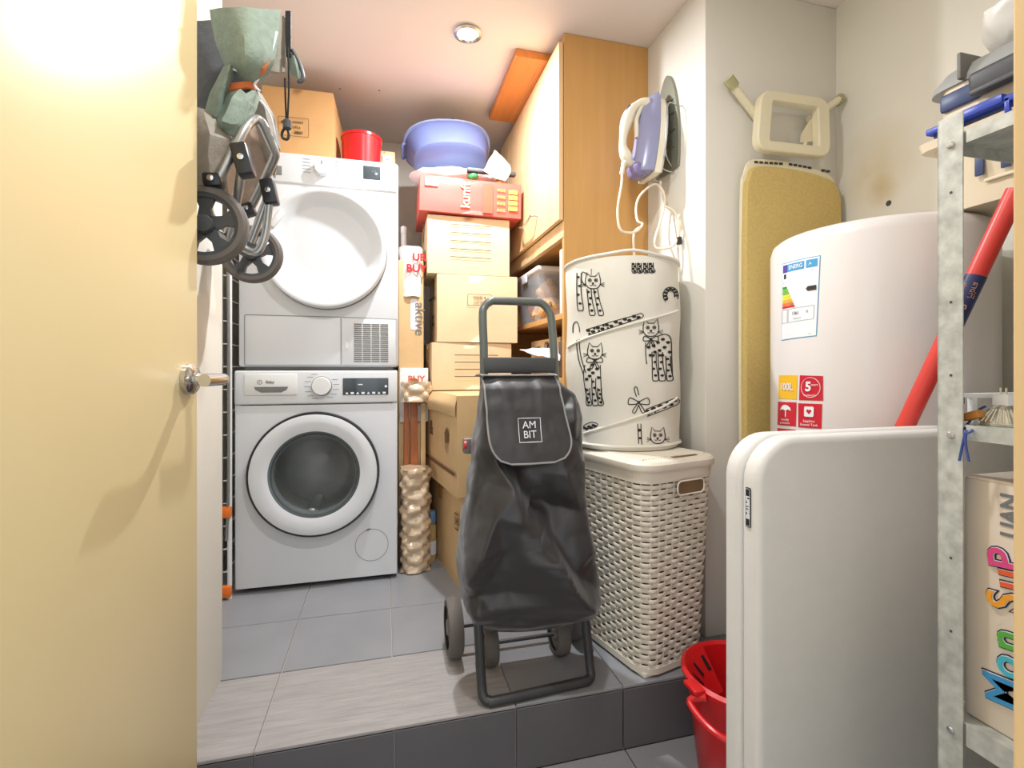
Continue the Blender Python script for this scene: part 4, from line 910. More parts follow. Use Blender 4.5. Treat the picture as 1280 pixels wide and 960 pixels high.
def proj(p_):
    X = p_.x * CA - p_.y * SA; Yc = p_.x * SA + p_.y * CA; return 640 + FPX * X / Yc, HOR - FPX * (p_.z - CAMH) / Yc
def bag(a, t):
    z = .155 + (.832 - .155) * t
    xl, xr, yf, ybk = interp(XL, z), interp(XR, z), interp(Fy, z), interp(By, z)
    th = 2 * PI * a; e = .42
    cx_ = math.copysign(abs(math.cos(th)) ** e, math.cos(th)); sy_ = math.copysign(abs(math.sin(th)) ** e, math.sin(th))
    p_ = V(((xl + xr) / 2 + (xr - xl) / 2 * cx_, (yf + ybk) / 2 + (ybk - yf) / 2 * sy_, z))
    if sy_ < .9:
        u, v = proj(p_); w = max(0, min(1, (.5 - sy_) * 1.2)); p_.y -= fold(u, v) * w * 1.8
        p_ += noise.noise_vector(p_ * 16) * .003 + noise.noise_vector(p_ * 38) * .0018
    return p_
b = B(); vsb = grid(b, bag, 220, 170, wrap=True); b.faces.new(vsb[0]); b.faces.new(vsb[-1])
for _k in range(1): bmesh.ops.smooth_vert(b, verts=b.verts[:], factor=.5, use_axis_x=True, use_axis_y=True, use_axis_z=True)
b.faces.ensure_lookup_table(); bmesh.ops.recalc_face_normals(b, faces=b.faces[:])
part('bag', b, 'nylon', tr, angle=60)
# flap over the top
def flap(a, t):   # a across, t from rear top edge over and down the front
    u = 608 + (696 - 608) * a; 
    xl = interp([(0, .262), (.25, .262), (1, .268)], t) ; xr = interp([(0, .470), (.25, .478), (1, .500)], t)
    x = xl + (xr - xl) * a
    if t < .18: k = t / .18; y = 1.43 - .12 * k; z = .838 + .004 * math.sin(k * PI)
    else:
        k = (t - .18) / .82; z = .838 - .230 * k; rr = 0
        if k > .7: q = (k - .7) / .3; rr = (1 - math.sqrt(max(0, 1 - q * q))) * .055
        x = max(xl + rr, min(xr - rr, x)); y = interp(Fy, z) - .014 - .006 * math.sin(a * PI) - .010 * k
        y -= .006 * math.exp(-((a - .2 - .25 * k) / .07) ** 2) * (1 - k) + .006 * math.exp(-((a - .75 + .1 * k) / .06) ** 2) * (1 - k * .8)
    y -= .006 * noise.noise(V((x * 18, z * 14, 3))) + .002 * noise.noise(V((x * 50, z * 40, 5))); return V((x, y, z))
b = B(); grid(b, flap, 40, 44, thick=.004); fp = part('flap', b, 'nylon_f', tr, angle=70)
edge = [flap(0, t / 30) for t in range(0, 31)] + [flap(a / 16, 1) for a in range(1, 16)] + [flap(1, 1 - t / 30) for t in range(0, 31)]
part('piping', tube(B(), [p_ + V((0, -.002, 0)) for p_ in edge], .0028, 6), 'piping', fp)
part('piping', tube(B(), [flap(a / 16, .19) + V((0, -.003, .004)) for a in range(17)], .0022, 6), 'piping', fp)
def onflap(x, z, h_=0):
    t = .18 + (.838 - z) / .230 * .82; a = (x - .265) / (interp([(0, .262), (.25, .262), (1, .268)], t) * 0 + .225)
    p_ = flap(max(0, min(1, a)), t); return V((x, p_.y - .0045 - h_, z))
lo = oy(659, 536, 1.285); f = lambda x, y, h_=0: onflap(lo.x + x, lo.z + y, h_ * .5 + .0012)
b = B(); ribbon(b, [(-.031, -.031), (.0, -.031), (.031, -.031), (.031, 0), (.031, .031), (0, .031), (-.031, .031), (-.031, 0)], .0018, f, closed=True)
txt(b, 'AM', .027, lambda x, y, z: f(x, y + .0125, z)); txt(b, 'BIT', .027, lambda x, y, z: f(x, y - .0125, z)); part('lettering', b, 'lab_w', fp)

# ================================================================== hanging dog-trolley / pushchair on the left wall
ct = thing('folded_pushchair', 'folded grey-green fabric pushchair with grey wheels hung on the left wall', 'pushchair', (-.40, 1.25, 1.07))
def wheel_y(c, R, w):
    o = part('wheel', lathe(B(), [(R * .80, -w / 2), (R * .92, -w / 2), (R, -w / 4), (R, w / 4), (R * .92, w / 2), (R * .80, w / 2)], c, axis='Y', n=44, capped=False), 'rubber', ct)
    part('hub', lathe(B(), [(0, -w * .62), (R * .20, -w * .6), (R * .24, -w * .4), (R * .24, w * .5), (0, w * .5)], c, axis='Y', n=24, capped=False), 'dgrey', o)
    part('rim', lathe(B(), [(R * .70, -w * .35), (R * .81, -w * .42), (R * .81, w * .42), (R * .70, w * .35), (R * .70, -w * .35)], c, axis='Y', n=40, capped=False), 'dgrey', o)
    for k in range(5):
        a = math.radians(18 + 72 * k); d = V((math.cos(a), 0, math.sin(a))); s_ = V((-d.z, 0, d.x))
        b_ = B(); q = [(.18, .17), (.45, .12), (.74, .24), (.74, -.24), (.45, -.12), (.18, -.17)]
        prism(b_, q, -w * .22, w * .22, lambda x, y, h_: V(c) + d * (R * x) + s_ * (R * y) + V((0, h_, 0))); part('spoke', b_, 'dgrey', o)
c1, c2 = oy(257, 282, 1.085), oy(315, 318, 1.44)
wheel_y(tuple(c1), .077, .030); wheel_y(tuple(c2), .076, .030)
part('axle', tube(B(), [c1, c2], .007, 8), 'alu', ct)
yA = 1.22
tubesA = [oy(272, 224, 1.08), oy(286, 199, 1.075), oy(303, 166, 1.09), oy(312, 153, 1.11), oy(320, 149, 1.13), oy(328, 155, 1.14), oy(341, 184, 1.17), oy(344, 192, 1.18), oy(342, 200, 1.19), oy(330, 226, 1.22), oy(312, 262, 1.25)]
part('frame_tube', tube(B(), catmull(tubesA, 5), .0098, 12), 'alu', ct)
part('frame_tube', tube(B(), [oy(303, 205, 1.075), oy(294, 262, 1.12), oy(283, 300, yA)], .0088, 12), 'alu', ct)
part('frame_tube', tube(B(), catmull([oy(337, 240, yA), oy(325, 272, yA + .01), oy(313, 303, yA + .02)], 4), .0085, 12), 'alu', ct)
part('frame_tube', tube(B(), catmull([oy(337, 248, yA - .01), oy(333, 285, yA), oy(328, 305, yA), oy(321, 315, yA), oy(312, 314, yA), oy(303, 309, yA)], 4), .0085, 12), 'alu', ct)
part('frame_tube', tube(B(), catmull([oy(272, 224, 1.085), oy(262, 245, 1.12), oy(255, 285, yA - .05)], 4), .0085, 12), 'alu', ct)
part('frame_tube', tube(B(), catmull([oy(260, 250, yA + .05), oy(268, 275, yA + .06), oy(300, 300, yA + .12)], 4), .0085, 12), 'alu', ct)
for (u, v, y, w_, h_, tl) in ((304, 201, 1.07, .030, .062, .25), (337, 241, yA - .01, .030, .055, .2), (267, 227, 1.085, .032, .026, .1), (310, 263, yA + .03, .03, .026, .4)):
    j = part('joint', obox(B(), oy(u, v, y), (math.cos(tl), 0, math.sin(tl)), (0, 1, 0), (-math.sin(tl), 0, math.cos(tl)), w_, .036, h_, .005), 'black', ct)
    part('rivet', lathe(B(), [(0, -.005), (.006, -.004), (.0065, .0)], oy(u, v, y) + V((0, -.018, 0)), axis='Y', n=12, capped=False), 'chrome', j)
Q = lambda *a: [oy(*q) for q in a]
part('back_panel', cloth(B(), [Q((243, 30, 1.2), (268, 28, 1.19), (300, 26, 1.2)), Q((243, 90, 1.2), (266, 88, 1.175), (296, 90, 1.19)), Q((243, 150, 1.2), (262, 150, 1.18), (290, 150, 1.2))], .008, 6, .004, 1), 'fab_grey', ct)
part('hood', cloth(B(), [Q((269, 15, 1.15), (305, 15, 1.10), (347, 15, 1.14)), Q((275, 50, 1.15), (308, 52, 1.085), (344, 52, 1.13)), Q((283, 72, 1.15), (312, 79, 1.09), (336, 75, 1.13)), Q((288, 84, 1.155), (308, 97, 1.13), (327, 97, 1.15))], .010, 6, .004, 2), 'fab_green', ct)
part('pocket_side', cloth(B(), [Q((285, 85, 1.13), (288, 86, 1.12), (291, 88, 1.13)), Q((268, 118, 1.14), (276, 116, 1.11), (283, 116, 1.14)), Q((260, 142, 1.15), (268, 148, 1.12), (276, 142, 1.14))], .008, 6, .003, 3, True), 'fab_green', ct)
part('pocket_back', cloth(B(), [Q((288, 84, 1.125), (304, 93, 1.125), (320, 104, 1.13)), Q((284, 102, 1.13), (302, 106, 1.135), (319, 109, 1.135)), Q((280, 134, 1.14), (300, 130, 1.14), (316, 120, 1.14))], .005, 5, .002, 4, True), 'fab_grey', ct)
part('trim_band', cloth(B(), [Q((281, 108, 1.135), (295, 106, 1.125), (312, 104, 1.13), (320, 107, 1.14)), Q((281, 118, 1.13), (295, 114, 1.12), (310, 111, 1.125), (318, 113, 1.135))], .006, 5, .002), 'orange', ct)
part('trim_band', cloth(B(), [Q((279, 122, 1.14), (284, 122, 1.135), (289, 125, 1.14)), Q((278, 130, 1.14), (283, 131, 1.135), (287, 133, 1.14))], .006, 5), 'rust', ct)
part('pocket_front', cloth(B(), [Q((290, 122, 1.13), (301, 118, 1.10), (312, 115, 1.12), (318, 122, 1.14)), Q((284, 138, 1.12), (294, 130, 1.085), (305, 131, 1.095), (316, 132, 1.13)), Q((274, 148, 1.12), (286, 152, 1.08), (298, 152, 1.09), (310, 146, 1.13)), Q((268, 153, 1.13), (282, 160, 1.10), (293, 168, 1.10), (303, 160, 1.13))], .010, 6, .005, 4, True), 'fab_green', ct)
part('side_bag', cloth(B(), [Q((240, 134, 1.12), (256, 144, 1.11), (270, 153, 1.12)), Q((240, 170, 1.10), (262, 172, 1.065), (292, 177, 1.12)), Q((242, 205, 1.10), (260, 208, 1.08), (280, 200, 1.13)), Q((246, 226, 1.12), (256, 236, 1.11), (268, 222, 1.14))], .010, 6, .004, 6, True), 'fab_taupe', ct)
part('piping', tube(B(), catmull(Q((240, 135, 1.112), (256, 144, 1.10), (270, 153, 1.11), (284, 166, 1.105), (297, 178, 1.11)), 5), .002, 6), 'lab_w', ct)
part('piping', tube(B(), catmull(Q((288, 85, 1.115), (304, 93, 1.12), (318, 103, 1.13)), 5), .0018, 6), 'lab_w', ct)
part('piping', tube(B(), catmull(Q((346, 40, 1.12), (338, 68, 1.115), (326, 82, 1.12), (324, 96, 1.13), (318, 106, 1.125), (325, 114, 1.12)), 5), .0025, 6), 'lab_w', ct)
part('seat', cloth(B(), [Q((303, 165, 1.24), (316, 158, 1.235), (326, 160, 1.24)), Q((296, 195, 1.25), (315, 195, 1.23), (338, 192, 1.25)), Q((288, 225, 1.26), (308, 228, 1.24), (330, 222, 1.26)), Q((292, 258, 1.27), (300, 262, 1.26), (312, 256, 1.27))], .010, 6, .004, 7, True), 'fab_pink', ct)
part('seat_side', cloth(B(), [Q((312, 113, 1.17), (318, 116, 1.17), (322, 120, 1.18)), Q((318, 140, 1.19), (330, 140, 1.18), (338, 146, 1.2)), Q((328, 170, 1.22), (339, 172, 1.2), (346, 188, 1.22)), Q((334, 200, 1.25), (341, 208, 1.24), (344, 222, 1.25))], .010, 6, .003, 8, True), 'fab_taupe', ct)
part('piping', tube(B(), catmull(Q((313, 114, 1.15), (337, 142, 1.165), (347, 186, 1.19)), 6), .002, 6), 'lab_w', ct)
part('orange_patch', cloth(B(), [Q((327, 72, 1.108), (331, 69, 1.106), (336, 67, 1.11)), Q((325, 84, 1.11), (328, 84, 1.106), (333, 80, 1.11)), Q((324, 92, 1.12), (326, 92, 1.118), (329, 89, 1.12))], .004, 4), 'orange', ct)
part('side_wing', cloth(B(), [Q((340, 20, 1.2), (348, 20, 1.19), (356, 20, 1.2)), Q((336, 55, 1.2), (346, 58, 1.19), (355, 60, 1.2)), Q((329, 84, 1.2), (340, 92, 1.19), (354, 92, 1.2))], .010, 6, .002, 9), 'fab_taupe', ct)
part('strap', cloth(B(), [Q((357, 15, 1.18), (364, 15, 1.18)), Q((357, 45, 1.18), (364, 45, 1.18)), Q((358, 72, 1.18), (364, 72, 1.18))], .004, 4), 'black', ct)
part('handle_flap', cloth(B(), [Q((358, 70, 1.19), (366, 66, 1.18), (368, 68, 1.19)), Q((361, 84, 1.19), (369, 80, 1.17), (375, 84, 1.19)), Q((364, 94, 1.19), (372, 98, 1.18), (378, 100, 1.19))], .007, 5, .002), 'fab_green', ct)
part('handle_flap_edge', tube(B(), catmull(Q((365, 62, 1.18), (374, 78, 1.18), (379, 96, 1.18), (376, 102, 1.18), (372, 101, 1.18)), 5), .0042, 8), 'dgrey', ct)
b = B(); tube(b, catmull(Q((360, 60, 1.172), (361, 110, 1.17), (359, 158, 1.172)), 6), .0022, 6); tube(b, catmull(Q((356, 98, 1.172), (357, 130, 1.172), (358, 158, 1.172)), 6), .0022, 6)
tube(b, catmull(Q((358, 158, 1.17), (353, 165, 1.17), (353, 172, 1.17), (359, 174, 1.17), (361, 168, 1.17), (359, 158, 1.17)), 5), .003, 6); cdp = part('drawstring', b, 'black', ct)
part('toggle', lathe(B(), [(.004, -.012), (.009, -.008), (.009, .008), (.005, .012)], oy(359, 156, 1.17), n=14), 'dgrey', cdp)
hk = thing('wall_hook', 'metal wall hook on the left wall holding up the pushchair', 'hook', (WL, 1.2, 1.66))
b = B(); tube(b, catmull([(WL, 1.2, 1.72), (WL + .03, 1.2, 1.71), (WL + .06, 1.2, 1.70), (WL + .075, 1.2, 1.73)], 4), .005, 8); part('hook_arm', b, 'chrome', hk)
part('hook_plate', box(B(), WL, WL + .004, 1.185, 1.215, 1.68, 1.76, .001), 'chrome', hk)

# ================================================================== ironing board on the back wall of the niche
ib = thing('ironing_board', 'mustard-covered ironing board stood upright against the niche wall', 'ironing board', (1.29, 1.33, 0))
def brd(a, z, h_): return V((1.29 + a, 1.318 - h_ + .012 * (z / 1.5), z))
prof = [(-.150, 0), (.15, 0), (.185, .3), (.192, .8), (.190, 1.35), (.182, 1.46), (.15, 1.505), (.05, 1.525), (-.05, 1.53), (-.15, 1.522), (-.178, 1.48), (-.190, 1.38), (-.197, .8), (-.19, .3)]
pf = [(p_.x, p_.y) for p_ in catmull([V((a, b_, 0)) for a, b_ in prof], 5, True)]
def board_shell(m0, m1, bulge):
    bm = B(); rings = []
    for h_, s in m0: rings.append([bm.verts.new(brd(a * s, .75 + (b_ - .75) * (1 - (1 - s) * .25), h_)) for a, b_ in pf])
    n = len(pf)
    for A_, B_ in zip(rings, rings[1:]):
        for i in range(n): bm.faces.new((A_[i], A_[(i + 1) % n], B_[(i + 1) % n], B_[i]))
    bm.faces.new(rings[0]); bm.faces.new(rings[-1]); bmesh.ops.recalc_face_normals(bm, faces=bm.faces[:]); return bm
part('board_core', board_shell([(-.012, .97), (-.010, 1.0), (.004, 1.0), (.006, .97)], 0, 0), 'ib_cream', ib)
bmc = board_shell([(-.004, .985), (.0, 1.0), (.012, 1.0), (.020, .97), (.022, .9)], 0, 0)
for v_ in bmc.verts: v_.co.z -= max(0, v_.co.z - 1.35) * .13
part('cover', bmc, 'ib_yel', ib)
b = B(); e = [brd(a * 1.0, b_, .0) for a, b_ in pf]; tube(b, e, .004, 6, True); part('hem', b, 'ib_cream', ib)
b = B()
for k in range(16):
    a = -.14 + k * .019
    if random.random() < .8: obox(b, brd(a, 1.524 - abs(a) * .05, .006), (1, 0, 0), (0, 1, 0), (0, 0, 1), .012, .006, .006)
part('core_hole', b, 'black', ib, kind='stuff')
c4 = [oy(945, 187, 1.30), oy(951, 111, 1.30), oy(1036, 124, 1.30), oy(1038, 197, 1.30)]
cc = sum(c4, V()) / 4
ir_pts = []
for k in range(4):
    p0, p1, p2 = c4[k - 1], c4[k], c4[(k + 1) % 4]; ra = p1 + (p0 - p1).normalized() * .045; rc = p1 + (p2 - p1).normalized() * .045
    for t in (0, .25, .5, .75, 1): ir_pts.append(ra * (1 - t) ** 2 + p1 * 2 * t * (1 - t) + rc * t * t)
b = B(); inn = [cc + (p_ - cc) * .68 for p_ in ir_pts]
inq = []
c5 = [cc + (p_ - cc) * .66 for p_ in c4]
for k in range(4):
    p0, p1, p2 = c5[k - 1], c5[k], c5[(k + 1) % 4]; ra = p1 + (p0 - p1).normalized() * .008; rc = p1 + (p2 - p1).normalized() * .008
    for t in (0, .25, .5, .75, 1): inq.append(ra * (1 - t) ** 2 + p1 * 2 * t * (1 - t) + rc * t * t)
n = len(ir_pts); dY = V((0, .022, 0))
rs = [[b.verts.new(p_) for p_ in L_] for L_ in (ir_pts, [cc + (p_ - cc) * .97 - V((0, .004, 0)) for p_ in ir_pts], [cc + (p_ - cc) * 1.04 - V((0, .004, 0)) for p_ in inq], inq, [p_ + dY for p_ in inq], [p_ + dY for p_ in ir_pts])]
for q in range(6):
    A_, B_ = rs[q], rs[(q + 1) % 6]
    for k in range(n): b.faces.new((A_[k], A_[(k + 1) % n], B_[(k + 1) % n], B_[k]))
bmesh.ops.recalc_face_normals(b, faces=b.faces[:]); part('iron_tray', b, 'ib_cream', ib)
l1 = part('leg', tube(B(), [oy(950, 152, 1.335), oy(914, 104, 1.325)], .0125, 14), 'ib_cream', ib); part('leg_cap', tube(B(), [oy(918, 109, 1.326), oy(910, 98, 1.324)], .017, 14), 'ib_foot', l1)
l2 = part('leg', tube(B(), [oy(1012, 150, 1.335), oy(1048, 125, 1.325)], .0125, 14), 'ib_cream', ib); part('leg_cap', tube(B(), [oy(1045, 128, 1.33), oy(1052, 122, 1.325)], .016, 14), 'ib_foot', l2)
b = B(); f = lambda a, c, h_: oy(a, c, 1.335 + h_)
prism(b, [(1022, 144), (1022, 176), (1000, 178), (1001, 168), (1012, 150)], -.012, .0, f); br = part('hinge_bracket', b, 'ib_cream', ib)
part('hinge_pin', tube(B(), [oy(1007, 178, 1.325), oy(1004, 188, 1.325)], .006, 8), 'ib_cream', br)

# ================================================================== water heater with stickers
EX, EY, ER = 1.245, 1.012, .24; ETOP = 1.205
wh = thing('water_heater', 'white cylindrical electric water heater with stickers, mounted in the niche', 'water heater', (EX, EY, .32))
part('tank', lathe(B(), [(0, .32), (.19, .325), (.225, .345), (ER, .39), (ER, ETOP - .035), (ER - .006, ETOP - .014), (ER - .02, ETOP - .003), (ER - .04, ETOP), (0, ETOP)], (EX, EY, 0), n=96, capped=False), 'boiler', wh, angle=50)
b = B(); box(b, EX + .18, XC, EY - .06, EY + .06, .9, .94); box(b, EX + .18, XC, EY - .06, EY + .06, .5, .54); part('wall_bracket', b, 'galv', wh)
b = B()
for s in (-1, 1): tube(b, [(EX, EY + s * .05, .20), (EX, EY + s * .05, .33)], .011, 10)
part('pipe_stub', b, 'alu', wh)
def pe(u, v, h_=.0006):
    a, z = ocyl(u, v, EX, EY, ER); r = ER + .0006 + h_; return V((EX + r * math.cos(a), EY + r * math.sin(a), z))
def estick(pix, m, h_=.0004, n=6, name='sticker', parent=wh):
    """sticker given by its four corners, following the curved tank"""
    A0, A1, A2, A3 = [ocyl(u, v, EX, EY, ER) for u, v in pix]
    bm = B()
    def f(s, t):
        a = (A0[0] * (1 - s) + A1[0] * s) * (1 - t) + (A3[0] * (1 - s) + A2[0] * s) * t; z = (A0[1] * (1 - s) + A1[1] * s) * (1 - t) + (A3[1] * (1 - s) + A2[1] * s) * t
        r = ER + .0004 + h_; return V((EX + r * math.cos(a), EY + r * math.sin(a), z))
    grid(bm, f, 16, 4); bmesh.ops.recalc_face_normals(bm, faces=bm.faces[:])
    return part(name, bm, m, parent), f
def stext(parent, f, s, size, cs, ct, m, bold=0, w=None, asp=1.0):
    """lettering on a sticker: size as share of the sticker's height"""
    bm = B(); o_ = f(.5, .5); W_ = (f(1, .5) - f(0, .5)).length; H_ = (f(.5, 0) - f(.5, 1)).length
    def g(x, y, z):
        p_ = f(cs + x / W_ * asp, ct - y / H_); d = V((p_.x - EX, p_.y - EY, 0)).normalized(); return p_ + d * (.0018)
    txt(bm, s, size * H_, g, bold, 0); part('lettering', bm, m, parent)
eb, f0 = estick([(978, 330), (1026, 319), (1021, 420), (977, 426)], 'lab_b', .0002, name='energy_label')
def sub(f, s0, t0, s1, t1, m, h_=.0006, nm='label_field', par=None, poly=None):
    bm = B()
    def g(s, t):
        p_ = f(s0 + (s1 - s0) * s, t0 + (t1 - t0) * t); d = V((p_.x - EX, p_.y - EY, 0)).normalized(); return p_ + d * h_
    if poly:
        h_ = max(h_, .0016); bm.faces.new([bm.verts.new(g(*q)) for q in poly])
    else: grid(bm, g, 16, 2)
    return part(nm, bm, m, par or eb), g
sub(f0, .015, .01, .985, .99, 'lab_w', .0004)
sub(f0, .04, .03, .66, .13, 'lab_b'); sub(f0, .70, .03, .95, .13, 'lab_b'); sub(f0, .05, .03, .20, .13, 'lab_p', .0009); sub(f0, .08, .15, .16, .21, 'ink')
stext(eb, f0, 'ENERG', .07, .44, .08, 'lab_w', .0003); stext(eb, f0, 'A', .06, .8, .08, 'lab_w'); stext(eb, f0, '100', .02, .85, .17, 'grey_line'); stext(eb, f0, 'L', .04, .1, .26, 'ink')
for k, (mm, ln) in enumerate((('e1', .30), ('e2', .37), ('e2', .42), ('e3', .48), ('e3', .54), ('e4', .60), ('e5', .66), ('e6', .72))):
    t0 = .31 + k * .036; sub(f0, .05, t0, .05 + (ln - .05) * .62, t0 + .03, mm, poly=[(0, 0), (.88, 0), (1, .5), (.88, 1), (0, 1)])
sub(f0, .72, .36, .95, .42, 'print', poly=[(.2, 0), (1, 0), (1, 1), (.2, 1), (0, .5)])
b = B()
for s0, t0, s1, t1 in ((.25, .61, .92, .78), (.04, .61, .22, .78)):
    L_ = [(s0, t0), (s1, t0), (s1, t1), (s0, t1)]
    for k in range(4):
        a0, a1 = L_[k], L_[(k + 1) % 4]
        pts = [f0(a0[0] + (a1[0] - a0[0]) * q / 6, a0[1] + (a1[1] - a0[1]) * q / 6) for q in range(7)]
        tube(b, [p_ + V((p_.x - EX, p_.y - EY, 0)).normalized() * .0005 for p_ in pts], .0005, 4)
part('label_line', b, 'grey_line', eb)
stext(eb, f0, '1361', .055, .47, .675, 'print', .0001); stext(eb, f0, '0', .05, .77, .675, 'print'); stext(eb, f0, 'kWh/annum', .026, .52, .74, 'grey_line'); stext(eb, f0, '2013', .02, .85, .96, 'grey_line')
sY, fY = estick([(974, 469), (997, 469), (996, 499), (973, 498)], 'lab_yel'); stext(sY, fY, '100L', .42, .5, .5, 'lab_w', .0006)
s5, f5 = estick([(1000, 469), (1029, 470), (1029, 501), (999, 500)], 'lab_red')
b = B(); tube(b, [(lambda p_: p_ + V((p_.x - EX, p_.y - EY, 0)).normalized() * .0006)(f5(.5 + .40 * math.cos(k * PI / 16), .48 + .40 * math.sin(k * PI / 16))) for k in range(32)], .0007, 4, True); part('ring', b, 'lab_w', s5)
stext(s5, f5, '5', .52, .42, .46, 'lab_w', .0012); stext(s5, f5, 'years', .14, .68, .36, 'lab_w'); stext(s5, f5, 'GUARANTEE', .09, .5, .80, 'lab_w')
sU, fU = estick([(973, 502), (996, 503), (995, 533), (972, 531)], 'lab_red'); stext(sU, fU, 'humidity', .15, .5, .74, 'lab_w'); stext(sU, fU, 'protection', .15, .5, .88, 'lab_w')
sub(fU, .2, .12, .8, .36, 'lab_w', poly=[(0, 1), (.1, .45), (.3, .1), (.5, 0), (.7, .1), (.9, .45), (1, 1), (.75, .8), (.5, 1), (.25, .8)], par=sU, nm='umbrella_mark'); sub(fU, .48, .36, .53, .62, 'lab_w', par=sU, nm='umbrella_stick')
sS, fS = estick([(998, 504), (1028, 505), (1027, 536), (998, 534)], 'lab_red'); stext(sS, fS, 'Sapphire', .15, .5, .72, 'lab_w'); stext(sS, fS, 'Enamel Tank', .15, .5, .87, 'lab_w')
sub(fS, .3, .12, .7, .54, 'lab_w', par=sS, nm='tank_mark', poly=[(.1, 0), (.9, 0), (1, .1), (1, .9), (.9, 1), (.1, 1), (0, .9), (0, .1)]); sub(fS, .38, .22, .62, .44, 'lab_red', .0009, par=sS, nm='tank_mark', poly=[(0, .4), (.25, 0), (.5, .25), (.75, 0), (1, .4), (.5, 1)])
sT, fT = estick([(972, 535), (995, 537), (994, 566), (971, 563)], 'lab_red'); stext(sT, fT, 'TITANIUM', .2, .5, .40, 'lab_w', .0004)
sV, fV = estick([(998, 538), (1027, 539), (1026, 569), (997, 567)], 'lab_red'); stext(sV, fV, '@', .5, .55, .45, 'lab_w')

# ================================================================== folded table, bucket, mop pole
TX0, TX1, TY0, TY1, TZ1 = .588, 1.30, .672, .757, .745
ft = thing('folding_table', 'pale grey plastic folding table folded in half and stood on end', 'table', ((TX0 + TX1) / 2, (TY0 + TY1) / 2, LOW))
for y0, y1 in ((TY0, TY0 + .041), (TY0 + .044, TY1)):
    b = B(); prism(b, rrect(TX1 - TX0, TZ1 - LOW, .075, 8, (TX0 + TX1) / 2, (TZ1 + LOW) / 2), y0, y1, lambda a, c, h_: V((a, h_, c)))
    es = [e for e in b.edges if abs(e.verts[0].co.y - e.verts[1].co.y) < 1e-6]; bmesh.ops.bevel(b, geom=es, offset=.012, segments=4, profile=.5, affect='EDGES')
    tl = part('table_leaf', b, 'hdpe', ft, angle=50)
    if y0 == TY0: t0 = tl
b = B(); box(b, TX0 + .03, TX1 - .03, TY0 + .038, TY0 + .047, LOW + .02, TZ1 - .03); part('seam_liner', b, 'mgrey', ft)
b = B(); f = plane((TX0 - .0005, TY0 + .0215, .628), (0, 0, -1), (0, -1, 0)); prism(b, rrect(.066, .012, .003, 3), 0, .0012, f); bd = part('name_badge', b, 'black', t0)
b = B(); txt(b, 'LIFETIME', .0098, lambda x, y, z: f(x, y, z + .0014), .0004); ribbon(b, rrect(.062, .0095, .002, 3), .0007, lambda x, y, z: f(x, y, z + .001), closed=True); part('lettering', b, 'lab_w', bd)
b = B(); box(b, TX0 - .001, TX0 + .01, TY0 + .039, TY0 + .047, -.11, -.03, .002); part('latch', b, 'mgrey', ft)

bu = thing('mop_bucket', 'red oval mop bucket with wringer on the lower floor beside the step', 'bucket', (.875, 1.055, LOW))
part('bucket_body', lathe(B(), [(0, 0), (.10, 0), (.105, .006), (.132, .24), (.145, .25), (.147, .262), (.138, .268), (.130, .26), (.10, .02), (0, .015)], (0, 0, 0), n=48, capped=False), 'red', bu, local=True)
b = B(); grid(b, lambda s, t: V(((.134 - .075 * t) * math.cos(PI * .55 + PI * .9 * s), (.134 - .075 * t) * math.sin(PI * .55 + PI * .9 * s), .264 - .085 * t)), 24, 8, thick=.003); wr = part('wringer', b, 'red', bu, local=True)
b = B()
for k in range(7):
    a = PI * .6 + PI * .8 * k / 6; obox(b, (.105 * math.cos(a), .105 * math.sin(a), .234), (-math.sin(a), math.cos(a), 0), (math.cos(a), math.sin(a), .9), (0, 0, 1), .010, .035, .003)
part('wringer_slot', b, 'black', wr, local=True)
b = B(); tube(b, catmull([(-.140, -.05, .255), (-.172, -.03, .235), (-.15, -.115, .21), (-.05, -.165, .195), (.06, -.155, .20), (.13, -.08, .235), (.142, -.03, .255)], 6), .008, 10); part('carry_handle', b, 'red', bu, local=True)
b = B(); obox(b, (-.152, -.02, .262), (1, 0, 0), (0, 1, 0), (0, 0, 1), .03, .05, .012, .004); part('pour_lip', b, 'red', bu, local=True)

P0, P1 = V((1.04, .782, .73)), V((1.146, .665, 1.165)); d = (P1 - P0)
tA = (LOW + .05 - P0.z) / d.z; tB = (1.195 - P0.z) / d.z; pole = lambda t: P0 + d * t
mp = thing('mop_pole', 'red mop pole with a navy label leaning behind the shelving post', 'mop', tuple(pole(tA) - V((0, 0, .05))))
part('pole', tube(B(), [pole(tA + (tB - tA) * k / 10) for k in range(11)], .0165, 20), 'pole', mp)
t1, t2 = .44, .71
ns = part('pole_sleeve', tube(B(), [pole(t1), pole((t1 + t2) / 2), pole(t2)], .0171, 20), 'nlabel', mp)
dn = d.normalized(); fwd = (O - pole(.58)); fwd = (fwd - dn * fwd.dot(dn)).normalized(); side = dn.cross(fwd)
def onp(x, y, z=0, r=.0173): return pole(.58) + dn * x + (fwd * math.cos(y / r) + side * math.sin(y / r)) * (r + z)
b = B(); txt(b, 'Fibra', .016, lambda x, y, z: onp(x + .03, y + .006, 0)); txt(b, 'MOP', .02, lambda x, y, z: onp(x - .02, y, 0)); txt(b, 'classic', .010, lambda x, y, z: onp(x + .03, y - .010, 0)); part('lettering', b, 'peach', ns)
b = B(); q = pole(tA); lathe(b, [(.02, 0), (.03, .02), (.03, .05), (.017, .07)], (q.x, q.y, LOW + .02), n=16)
part('mop_head', b, 'red', mp)
b = B()
for k in range(26):
    a = k * 2.4; r = .02 + .03 * random.random(); tube(b, catmull([(q.x + .015 * math.cos(a), q.y + .015 * math.sin(a), LOW + .05), (q.x + r * math.cos(a), q.y + r * math.sin(a), LOW + .04), (q.x + r * 1.0 * math.cos(a), q.y + r * 1.0 * math.sin(a), LOW + .026)], 3), .005, 5)
